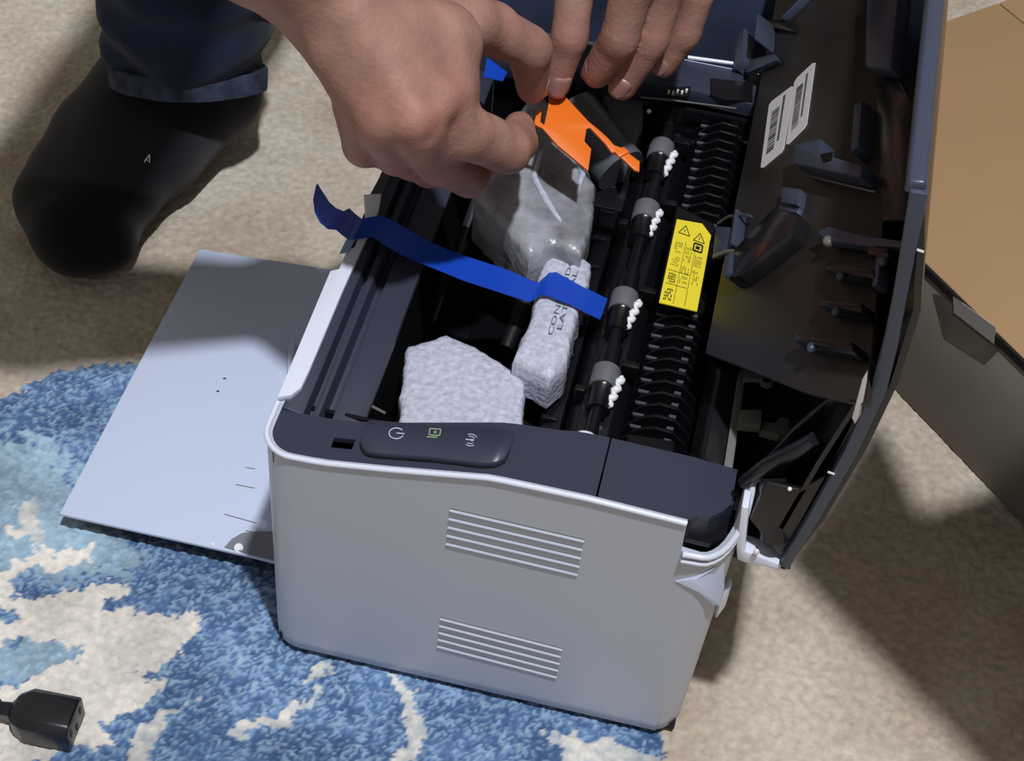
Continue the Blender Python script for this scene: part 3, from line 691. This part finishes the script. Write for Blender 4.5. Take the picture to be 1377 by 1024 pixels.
fA=foam('foam_block',[(534,594),(538,540),(546,464),(574,457),(599,447),(640,466),(706,506),(704,570),(701,606)],140,107,'five-sided white foam block wedged behind the control buttons',M['foam'])
fB=foam('foam_block',[(690,482),(712,432),(724,365),(740,337),(768,331),(796,350),(793,378),(772,440),(763,488),(741,508)],152,129,'upright narrow white foam block with black printing, under the blue tape',M['foam'],4)
fC=foam('foam_block',[(638,262),(670,190),(722,110),(770,180),(802,246),(799,285),(782,340),(745,326),(712,342),(680,305)],163,131,'film-wrapped grey foam block below the right hand and the orange tab',M['foamc'],4)
Cz=164.4
G().tube(pxs([(728,205),(718,240),(735,270),(755,300)],Cz-.9),[1,1.9,2.1,1],8).ok('film_highlight',M['foam'],fC[0],smooth=True)  # pale ridges on the film, highlight streaks put into their colour
G().tube(pxs([(772,205),(784,235),(776,262)],Cz-.9),[1,1.8,1],8).ok('film_highlight',M['foam'],fC[0],smooth=True)
# print on the narrow foam block
F=quadmap(Z(757,462,152),Z(790,345,152),Z(762,340,152),Z(728,455,152),A(0,0,1),1.0); g=G()
put_text(g,F,'CONTENIDO',.04,.55,.95,.78); put_text(g,F,'LATERAL',.12,.22,.80,.45)
g.ok('foam_print',M['inkg'],fB[0])
# black handle piece behind narrow foam
tc=empty('toner_handle',(70,140,120),'black rounded handle edge showing between the two foam blocks','handle')
G().tube([Z(722,372,137),Z(738,340,137),Z(748,322,134)],[6,7.5,7],14).ok('handle_bar',M['black'],tc,smooth=True)
G().tube([Z(722,372,137),Z(700,420,131),Z(680,470,125)],[6,5,4],12).ok('handle_stem',M['blackm'],tc,smooth=True)
# blue tape
tp=empty('blue_tape',(40,120,160),'strip of blue packing tape stretched over the frame and the narrow foam block','tape')
pairs=[((427,247),(425,249),196),((434,258),(421,268),193),((443,272),(423,285),188),((452,280),(430,299),183),((462,284),(441,308),178),((470,280),(452,309),173),((477,287),(460,316),168),((486,294),(468,322),165.5),((497,292),(481,321),165.5),((512,290),(500,318),165),
 ((530,297),(512,326),164),((550,310),(530,338),162),((575,324),(556,350),161),((605,337),(588,363),160.5),((640,349),(622,377),160),((680,362),(662,390),160),((712,376),(698,402),160),((724,380),(712,406),159),((731,374),(720,402),158.5),((738,367),(728,396),157),((748,366),(738,398),156),((766,376),(752,404),156),((784,386),(770,411),155),((797,392),(786,420),153),((817,402),(807,430),149)]
lo=[]
for (a,b,z) in pairs:
    p=Z(*a,z); q=Z(*b,z); lo.append([p,q,q-A(0,0,.25),p-A(0,0,.25)])
G().sweep(lo).ok('tape_strip',M['tape'],tp,smooth=True)
# white hinge of tape where light blue film peeks out
G().prism(pxs([(466,322),(478,322),(468,340),(456,342)],164.2),A(0,0,.2)).ok('tape_film',mat('pale_film',(.30,.42,.6),.3,.5),tp)
# blue strip glimpsed in the hand gap
bs=G().prism([Z(u,v,190) for u,v in ((655,78),(682,98),(676,110),(650,104))],A(0,0,.4)).ok('blue_pull_tape',M['tape']); bs['label']='small bit of blue tape seen in the gap between thumb and index finger'; bs['category']='tape'
# orange tab
oc=[(480,520),(515,495),(560,530),(690,670),(760,728),(800,765),(830,800),(870,815),(970,890),(968,945),(940,935),(850,850),(815,838),(780,790),(700,705),(680,712),(670,780),(707,822),(690,940),(520,800),(440,708),(400,690),(397,670),(415,603),(437,610),(430,675),(450,690),(470,600)]
op=[(620+.2469*x,.2469*y) for x,y in oc]
P0=Z(740,150,204); on_=unit(A(.12,-.25,1)); od=P0@on_
ot=empty('orange_pull_tab',P0,'bright orange plastic pull tab with two prongs held at the fingertips','tab')
G().prism([on(u,v,on_,od) for u,v in op],on_*1.8).ok('tab_body',M['orange'],ot,bevel=.35)
G().prism([on(u,v,on_,od+1.8) for u,v in ((825,205),(838,199),(846,206),(833,213))],on_*1.2).ok('tab_notch',M['orange'],ot,bevel=.3)

# ================================================================= POWER PLUG
pc=A(*Z(60,965,9)); ax=unit(Z(104,962,9)-Z(22,946,9)); ay=A(-ax[1],ax[0],0)
pg=empty('power_plug',(pc[0],pc[1],0),'black three-hole power cord plug lying on the cream part of the rug','plug')
def ring(x,w,h,zc=9.5,c=.35):
    pts=[(-w,-h),(w,-h),(w,h*(1-c)),(w*(1-c),h),(-w*(1-c),h),(-w,h*(1-c))]
    return [pc+ax*x+ay*a+A(0,0,zc-pc[2]+b) for a,b in pts]
g=G(); g.sweep([ring(-24,3.5,3.6,8),ring(-17,4,4.2,8),ring(-14,8.5,7,8.5),ring(-8,11.5,9,9),ring(15,11.5,9,9),ring(16,11,8.5,9)]); g.ok('plug_body',M['plug'],pg,bevel=.8)
for a,b in ((-6.5,1.5),(6.5,1.5),(0,-3.5)): G().obox(pc+ax*16.1+ay*a+A(0,0,9-pc[2]+b),ax,ay,(0,0,1),(.3,1.0,2.2)).ok('plug_hole',M['ink'],pg)
G().tube([pc+ax*(-22)+A(0,0,8-pc[2]),pc+ax*(-32)+A(0,0,7-pc[2]),pc+ax*(-60)+ay*6+A(0,0,4.5-pc[2]),pc+ax*(-160)+ay*30+A(0,0,4-pc[2])],[4.2,4.2,3.6,3.6],12).ok('cord',M['plug'],pg,smooth=True)
for k in range(3): G().tube([pc+ax*(-24-k*3.2)+A(0,0,7.8-pc[2]),pc+ax*(-25.6-k*3.2)+A(0,0,7.6-pc[2])],5.2,12).ok('strain_relief',M['plug'],pg,smooth=True)
# ================================================================= ORGANIC SURFACES (signed distance + surface nets)
def rcone(P,a,b,r1,r2):
    a=np.array(a,np.float32);b=np.array(b,np.float32); ba=b-a; pa=P-a; h=np.clip((pa@ba)/max(ba@ba,1e-6),0,1)
    return np.linalg.norm(pa-h[...,None]*ba,axis=-1)-(r1+(r2-r1)*h)
def smin(a,b,k):
    h=np.clip(.5+.5*(b-a)/k,0,1); return b*(1-h)+a*h-k*h*(1-h)
def field(groups,lo,hi,st,disp=None):
    ax=[np.arange(lo[i],hi[i]+st,st,dtype=np.float32) for i in range(3)]
    shp=[len(x) for x in ax]; F=np.full(shp,40.,np.float32)
    for k,prims in groups:       # k=blend inside group ; groups blended with kk
        Fg=np.full(shp,40.,np.float32)
        for (a,b,r1,r2) in prims:
            l=np.minimum(a,b)-max(r1,r2)-k-8; h=np.maximum(a,b)+max(r1,r2)+k+8
            sl=[slice(max(0,int((l[i]-lo[i])/st)),min(shp[i],int((h[i]-lo[i])/st)+2)) for i in range(3)]
            if any(s.start>=s.stop for s in sl): continue
            P=np.stack(np.meshgrid(ax[0][sl[0]],ax[1][sl[1]],ax[2][sl[2]],indexing='ij'),-1)
            t=tuple(sl); Fg[t]=smin(Fg[t],rcone(P,a,b,r1,r2),k)
        F=smin(F,Fg,1.6)
    if disp is not None:
        P=np.stack(np.meshgrid(*ax,indexing='ij'),-1); F=F+disp(P)
    return F
def nets(F,lo,st):
    ins=F<0; nx,ny,nz=F.shape
    acc=np.zeros((nx-1,ny-1,nz-1,3),np.float32); cnt=np.zeros((nx-1,ny-1,nz-1),np.float32)
    for axis in range(3):
        o=[a for a in range(3) if a!=axis]
        for s0 in (0,1):
            for s1 in (0,1):
                sa=[None]*3; sb=[None]*3
                sa[axis]=slice(0,-1); sb[axis]=slice(1,None)
                for a,s in zip(o,(s0,s1)): 
                    sa[a]=slice(s,F.shape[a]-1+s); sb[a]=sa[a]
                A0=F[tuple(sa)];B0=F[tuple(sb)]; cr=(A0<0)!=(B0<0)
                with np.errstate(divide='ignore',invalid='ignore'): t=np.where(cr,A0/(A0-B0),0)
                off=[0,0,0]; off[o[0]]=s0; off[o[1]]=s1
                for a in range(3):
                    acc[...,a]+=np.where(cr,(t if a==axis else off[a]),0)
                cnt+=cr
    act=cnt>0; ids=-np.ones(act.shape,np.int64); ids[act]=np.arange(act.sum())
    ijk=np.argwhere(act); V=(ijk+acc[act]/cnt[act][:,None])*st+np.array(lo)
    Q=[]
    for axis in range(3):
        o=[a for a in range(3) if a!=axis]
        sa=[slice(1,-1)]*3; sb=[slice(1,-1)]*3; sa[axis]=slice(0,-1); sb[axis]=slice(1,None)
        A0=ins[tuple(sa)];B0=ins[tuple(sb)]; cr=np.argwhere(A0!=B0); sgn=A0[tuple(cr.T)]
        base=cr.copy(); 
        for a in o: base[:,a]+=1
        def cell(d0,d1):
            c=base.copy(); c[:,o[0]]-=d0; c[:,o[1]]-=d1; return ids[c[:,0],c[:,1],c[:,2]]
        q=np.stack([cell(1,1),cell(0,1),cell(0,0),cell(1,0)],-1)
        flip=sgn^(axis==1)
        q[~flip]=q[~flip][:,::-1]; Q.append(q)
    Q=np.concatenate(Q); Q=Q[(Q>=0).all(1)]
    return V,Q
def relax(V,Q,it=2,lam=.5):
    for _ in range(it):
        s=np.zeros_like(V); c=np.zeros(len(V))
        for a,b in ((0,1),(1,2),(2,3),(3,0)):
            for x,y in ((a,b),(b,a)):
                np.add.at(s,Q[:,x],V[Q[:,y]]); np.add.at(c,Q[:,x],1)
        V=V+lam*(s/c[:,None]-V)
    return V
def netmesh(name,V,Q,m,root,col=None):
    me=bpy.data.meshes.new(name); off=np.array(root.location)/MM if root is not None else np.zeros(3)
    me.vertices.add(len(V)); me.vertices.foreach_set('co',((V-off)*MM).astype(np.float32).ravel())
    me.loops.add(Q.size); me.loops.foreach_set('vertex_index',Q.ravel().astype(np.int32)); me.polygons.add(len(Q))
    me.polygons.foreach_set('loop_start',np.arange(0,Q.size,4,dtype=np.int32)); me.polygons.foreach_set('loop_total',np.full(len(Q),4,np.int32)); me.update(calc_edges=True)
    me.polygons.foreach_set('use_smooth',np.ones(len(Q),bool)); me.materials.append(m)
    if col is not None:
        ca=me.color_attributes.new('Col','FLOAT_COLOR','POINT'); c=np.ones((len(V),4)); c[:,:3]=col; ca.data.foreach_set('color',c.ravel())
    o=bpy.data.objects.new(name,me); COL.objects.link(o); o.parent=root; return o
def J(u,v,z): return Z(u,v,z)
def chain(pts,rs): return [(pts[i],pts[i+1],rs[i],rs[i+1]) for i in range(len(pts)-1)]
PE=empty('person',(0,620,0),'person in dark jeans and black socks pulling at the packing with both hands','person')
# ---- joints of the hand at image left (its back towards us)
elbow=A(-118,54,455); shoulder=A(-60,400,560)
wr=J(440,-25,318)
HA=dict(
 palm=[(wr,J(500,140,272),25,12),(wr,J(520,160,275),26,13.5),(wr+A(0,6,4),J(560,140,282),25,14.5),(wr+A(4,10,4),J(598,120,280),25,14.5),
       (J(490,60,290),J(590,60,290),21,20),(J(500,110,276),J(590,130,274),17,16)],
 little=chain([J(484,140,268),J(490,196,240),J(524,206,214)],[12.5,9.8,8.2]),
 ring=chain([J(515,160,274),J(535,205,238),J(580,226,212),J(606,222,200)],[13.5,10.6,9.6,8.2]),
 middle=chain([J(560,165,277),J(590,216,240),J(630,238,213),J(648,222,198)],[14,11.2,10,8.6]),
 index=chain([J(592,140,278),J(622,176,262),J(680,200,240),J(696,192,220),J(697,172,208)],[13.5,12.6,11.6,9.8,8.2]),
 thumb=chain([J(560,-10,290),J(625,30,278),J(660,38,268),J(712,66,252),J(716,118,222)],[17,14.5,12.5,10.8,8.0]),
 arm=[(wr,elbow,26,42)])
HB=dict(
 palm=[(J(860,-230,250),J(788,-130,268),24,11),(J(860,-230,250),J(848,-140,276),24,12),(J(875,-230,250),J(900,-125,272),24,12),(J(880,-230,250),J(942,-95,262),22,11)],
 index=chain([J(788,-130,268),J(776,-30,268),J(766,48,244),J(748,112,216)],[11,9.9,9.2,7.6]),
 middle=chain([J(848,-140,276),J(852,-20,276),J(832,52,248),J(803,98,222)],[12,10.4,9.6,7.9]),
 ring=chain([J(900,-125,272),J(894,-20,272),J(876,52,244),J(838,114,214)],[12,9.9,9.2,7.8]),
 little=chain([J(942,-95,262),J(938,-10,262),J(922,46,240),J(893,88,220)],[11,8.6,7.8,6.6]))
wb=J(860,-230,250)
def hand(H,lo,hi,st,extra=()):
    gr=[(9.,H['palm']+H.get('arm',[]))]+[(3.0,H[k]) for k in ('little','ring','middle','index','thumb') if k in H]
    def disp(P):
        return .35*np.sin(P[...,0]*.21+P[...,1]*.13)*np.sin(P[...,1]*.17-P[...,2]*.15)
    F=field(gr,lo,hi,st,disp); 
    # knuckle creases: shallow grooves around the joints
    for c,d,w,dp in extra:
        ax=[np.arange(lo[i],hi[i]+st,st,dtype=np.float32) for i in range(3)]
        l=c-16;h=c+16; sl=tuple(slice(max(0,int((l[i]-lo[i])/st)),min(F.shape[i],int((h[i]-lo[i])/st)+1)) for i in range(3))
        if any(s.start>=s.stop for s in sl): continue
        P=np.stack(np.meshgrid(*[ax[i][sl[i]] for i in range(3)],indexing='ij'),-1); q=(P-c)
        along=q@d; rr_=np.linalg.norm(q,axis=-1)
        F[sl]+=dp*np.exp(-(along/w)**2)*np.exp(-(rr_/13)**4)
    V,Q=nets(F,lo,st); return relax(V,Q,2),Q
def cre(H,names):
    ex=[]
    for n in names:
        ch=H[n]
        for i in range(1,len(ch)):
            c=ch[i][0]; d=unit(ch[i][1]-ch[i-1][0])
            for o_ in (-2.2,0,2.2): ex.append((c+d*o_,d,.75,.55))
    return ex
def tendons(H):
    out=[]
    for n in ('ring','middle','index'):
        a=H[n][0][0]; w=wr+A(0,0,10); nv=unit(A(.1,-.6,.8)); out.append((wr+(a-wr)*.35+nv*19,a+nv*9.5,4.0,6.5)); out.append((a+nv*9,a+nv*8+A(0,-2,-1),6.6,6.6))
    return out
HA['palm']+=tendons(HA)
lo=A(-140,40,180); hi=A(130,300,400)
VA,QA=hand(HA,A(-125,60,178),A(125,290,400),1.6,cre(HA,('index','middle','ring','thumb')))
VB,QB=hand(HB,A(60,150,190),A(190,330,300),1.4,cre(HB,('index','middle','ring','little')))
# rest of the body, coarser
hip=A(60,720,150); chest=A(10,560,450); neck=A(-20,480,600); head=A(-30,440,700)
sB=A(190,500,540); eB=A(230,470,350)
bodyg=[(18.,[(wr*.42+elbow*.58,elbow,35,42),(elbow,shoulder,42,50),(shoulder,chest,52,80),(sB,chest,52,80),(chest,hip,95,105),(chest,neck,60,48),(neck,head,50,62),(head,head+A(0,10,70),72,76),
  (sB,eB,48,38),(eB,wb,36,24)])]
F=field(bodyg,A(-330,30,90),A(400,860,860),7.); VC,QC=nets(F,A(-330,30,90),7.); VC=relax(VC,QC,2)
# drop coarse vertices' overlap is inside the forearm sleeves; join as one mesh
V=np.concatenate([VA,VB,VC]); Q=np.concatenate([QA,QB+len(VA),QC+len(VA)+len(VB)])
# skin colour : redder at knuckles and finger ends
col=np.tile(A(.335,.185,.145),(len(V),1))
red=A(.37,.155,.125); tips=[]
for H in (HA,HB):
    for n in ('little','ring','middle','index','thumb'):
        if n in H:
            for i,c in enumerate(H[n]): tips.append((c[1],11 if i==len(H[n])-1 else 9))
            if H is HA: tips.append((H[n][0][0]+A(0,-4,8),13))
w=np.zeros(len(V))
nearm=np.arange(len(VA)+len(VB))
for c,r in tips: w[nearm]=np.maximum(w[nearm],np.exp(-(np.linalg.norm(V[nearm]-c,axis=1)/(r*1.2))**2))
col=col*(1-.75*w[:,None])+red*.75*w[:,None]
body=netmesh('body',V,Q,M['skin'],PE,col)
# fingernails
def nail(base,tip,r,upv,ln=11,wd=.95,name='fingernail'):
    t=unit(tip-base); up=unit(upv-t*(upv@t)); sd=np.cross(t,up); g=G(); v=[];n=8;m_=8
    c=tip+t*(r*.55)-t*ln
    for i in range(m_+1):
        s_=i/m_; wi=wd*(1-.35*abs(2*s_-1)**3.2)
        for k in range(n+1):
            a=(k/n*2-1)*wi; x=c+t*ln*s_; rr_=r*(1-.14*s_*s_-.0)
            endr=.35 if i in(0,m_) else 1
            v.append(x+up*(rr_*math.cos(a)+.45-(.9 if k in (0,n) else 0)*1-(.8 if i==0 else 0))+sd*rr_*math.sin(a))
    f=[[i*(n+1)+k,i*(n+1)+k+1,(i+1)*(n+1)+k+1,(i+1)*(n+1)+k] for i in range(m_) for k in range(n)]
    o=newmesh(name,v,f,M['nail'],PE,smooth=True)
    so=o.modifiers.new('th','SOLIDIFY'); so.thickness=.0008; so.offset=-1
    return o
view=unit(CC-A(130,230,220))
for n,rr0,off in (('index',8.0,A(.1,0,.1)),('ring',8.4,A(.0,0,0)),('little',7.0,A(-.1,0,.1))):
    ch=HB[n]; nail(ch[-1][0],ch[-1][1],rr0,unit(view+A(*off)*1.0+(A(.35,0,0) if n=='index' else A(-.25,-.1,0))),ln=13 if n!='little' else 11,wd=.85)
nail(HA['thumb'][-1][0],HA['thumb'][-1][1],8.4,A(1,.5,.2),12)
nail(HB['middle'][-1][0],HB['middle'][-1][1],8.1,unit(A(-1,-.1,.2)),11,.8)
# shirt over torso and upper arms
gs=[(20.,[(elbow+A(10,60,20),shoulder,50,60),(shoulder,chest,62,92),(sB,chest,62,92),(chest,hip,108,116),(sB,eB,57,48),(chest,neck,70,50)])]
F=field(gs,A(-330,60,40),A(400,880,700),10.); V2,Q2=nets(F,A(-330,60,40),10.); netmesh('shirt',relax(V2,Q2),Q2,M['shirt'],PE)
F=field([(10.,[(head+A(0,25,40),head+A(0,30,85),82,80)])],head+A(-100,-80,-60),head+A(100,130,190),6.); V2,Q2=nets(F,head+A(-100,-80,-60),6.); netmesh('hair',V2,Q2,M['hair'],PE)
# ---- sock on the foot at upper left
def sf(u,v,z): return Z(u,v,z)
sk=[(14.,[(sf(108,308,26),sf(160,185,38),26,28),(sf(76,272,24),sf(152,160,36),23,26),(sf(136,300,24),sf(215,195,36),22,27),(sf(112,322,23),sf(134,320,23),21,20),(sf(72,262,24),sf(92,305,24),22,22),
   (sf(165,185,40),sf(235,110,50),30,36),(sf(215,195,38),sf(290,120,42),28,31),(sf(152,160,38),sf(205,100,46),26,34),(sf(245,100,50),sf(246,78,70),32,33),(sf(112,190,30),sf(90,225,26),22,20)])]
def sd_(P): return .8*np.sin(P[...,0]*.11+P[...,1]*.07)*np.sin(P[...,1]*.09)
L0_=A(-330,170,-3); H0_=A(-80,560,170)
F=field(sk,L0_,H0_,2.6,sd_); 
zz=np.arange(L0_[2],H0_[2]+2.6,2.6); F=np.maximum(F,(.6-zz)[None,None,:].astype(np.float32))
V3,Q3=nets(F,L0_,2.6); V3=relax(V3,Q3,3)
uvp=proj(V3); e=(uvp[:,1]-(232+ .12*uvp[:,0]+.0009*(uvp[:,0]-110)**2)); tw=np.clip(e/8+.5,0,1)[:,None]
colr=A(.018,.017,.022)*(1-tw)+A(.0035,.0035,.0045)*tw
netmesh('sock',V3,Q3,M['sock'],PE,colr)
sockob=bpy.data.objects['sock']
# little woven mark on the sock: drop it onto the sock surface
dep=bpy.context.evaluated_depsgraph_get()
bpy.context.view_layer.update()
from mathutils.bvhtree import BVHTree
bv=BVHTree.FromPolygons([tuple(p) for p in V3],[tuple(q) for q in Q3.tolist()])
def onsock(u,v):
    h=bv.ray_cast(Vector(CC),Vector(unit(ray(u,v)))); 
    return np.array(h[0])-unit(ray(u,v))*.5 if h[0] else Z(u,v,60)
g=G()
def seg(a,b,w=1.6):
    dx,dy=b[0]-a[0],b[1]-a[1]; l=math.hypot(dx,dy); nx,ny=-dy/l*w/2,dx/l*w/2
    g.add([onsock(a[0]-nx,a[1]-ny),onsock(b[0]-nx,b[1]-ny),onsock(b[0]+nx,b[1]+ny),onsock(a[0]+nx,a[1]+ny)],[[0,1,2,3]])
seg((194,218),(201,208)); seg((201,208),(201,219)); seg((195,214),(199,216),1.3)
g.ok('sock_mark',M['spring'],PE,parent=sockob)
# ---- jeans: right shin rising from the ankle, left thigh lying behind the printer
ank=sf(248,86,88); knee=ank+A(30,150,330)
def fold(P): 
    r=np.sin(P[...,2]*.16+P[...,0]*.05+1.2*np.sin(P[...,0]*.045+P[...,1]*.03))
    r2=np.sin(P[...,2]*.07-P[...,0]*.09+P[...,1]*.03)
    return 3.4*r+3.0*r2
jshin=[(22.,[(ank+A(-8,0,-30),ank+A(-6,20,60),40,43),(ank+A(8,0,-30),ank+A(4,20,60),40,43),(ank+A(-2,14,50),knee,44,74)])]
jg=[(22.,[(knee,hip,78,100),
    (A(20,470,55),A(225,490,64),62,66),(A(225,490,64),A(140,680,110),66,90),(A(140,680,110),hip,90,105),(A(20,470,55),A(-10,480,50),60,50)])]
Lj=A(-290,262,0); Hj=A(440,860,520)
F=field(jg,Lj,Hj,5.,fold); Fs=field(jshin,Lj,Hj,5.,fold)
# cut the trouser end with a slanted hem plane
a1=[np.arange(Lj[i],Hj[i]+5,5.) for i in range(3)]
P=np.stack(np.meshgrid(*a1,indexing='ij'),-1)
h1,h2,h3=Y(142,100,ank[1]),Y(275,136,ank[1]-43),Y(348,120,ank[1])
hn=unit(np.cross(h2-h1,h3-h1)); hn=hn if hn[2]>0 else -hn
cutd=-((P-h1)@hn); F=smin(F,np.maximum(Fs,cutd),12.).astype(np.float32)
V4,Q4=nets(F,Lj,5.); V4=relax(V4,Q4,2); netmesh('jeans',V4,Q4,M['jeans'],PE)
# hem band: loop of the trouser section at the hem plane
sel=V4[(np.abs((V4-h1)@hn)<5)&(np.linalg.norm(V4[:,:2]-ank[:2],axis=1)<85)]
if len(sel)>10:
    c=sel.mean(0); b1_=unit(np.cross(hn,A(0,1,0))); b2_=np.cross(hn,b1_)
    an=np.arctan2((sel-c)@b2_,(sel-c)@b1_); rd=np.linalg.norm(sel-c-np.outer((sel-c)@hn,hn),axis=1)
    R_=[]
    for k in range(40):
        a=-math.pi+2*math.pi*k/40; m_=np.abs((an-a+math.pi)%(2*math.pi)-math.pi)<.18; R_.append(rd[m_].max() if m_.any() else np.median(rd))
    R_=np.convolve(np.r_[R_[-2:],R_,R_[:2]],np.ones(5)/5,'valid')
    ring=[c+(b1_*math.cos(-math.pi+2*math.pi*k/40)+b2_*math.sin(-math.pi+2*math.pi*k/40))*(R_[k]+.5) for k in range(40)]
    g=G(); v=[];f=[]
    for j,(dr,dh) in enumerate(((0,-4),(1.5,-3.4),(1.8,0),(1.8,9),(.4,10),(-3,9),(-4,-3.4))):
        for k in range(40): v.append(ring[k]+unit(ring[k]-c)*(dr+ .5*math.sin(k*1.7))+hn*dh)
    for j in range(7):
        for k in range(40): f.append([j*40+k,j*40+(k+1)%40,((j+1)%7)*40+(k+1)%40,((j+1)%7)*40+k])
    g.add(v,f); g.ok('jeans_hem',M['hem'],PE,smooth=True)
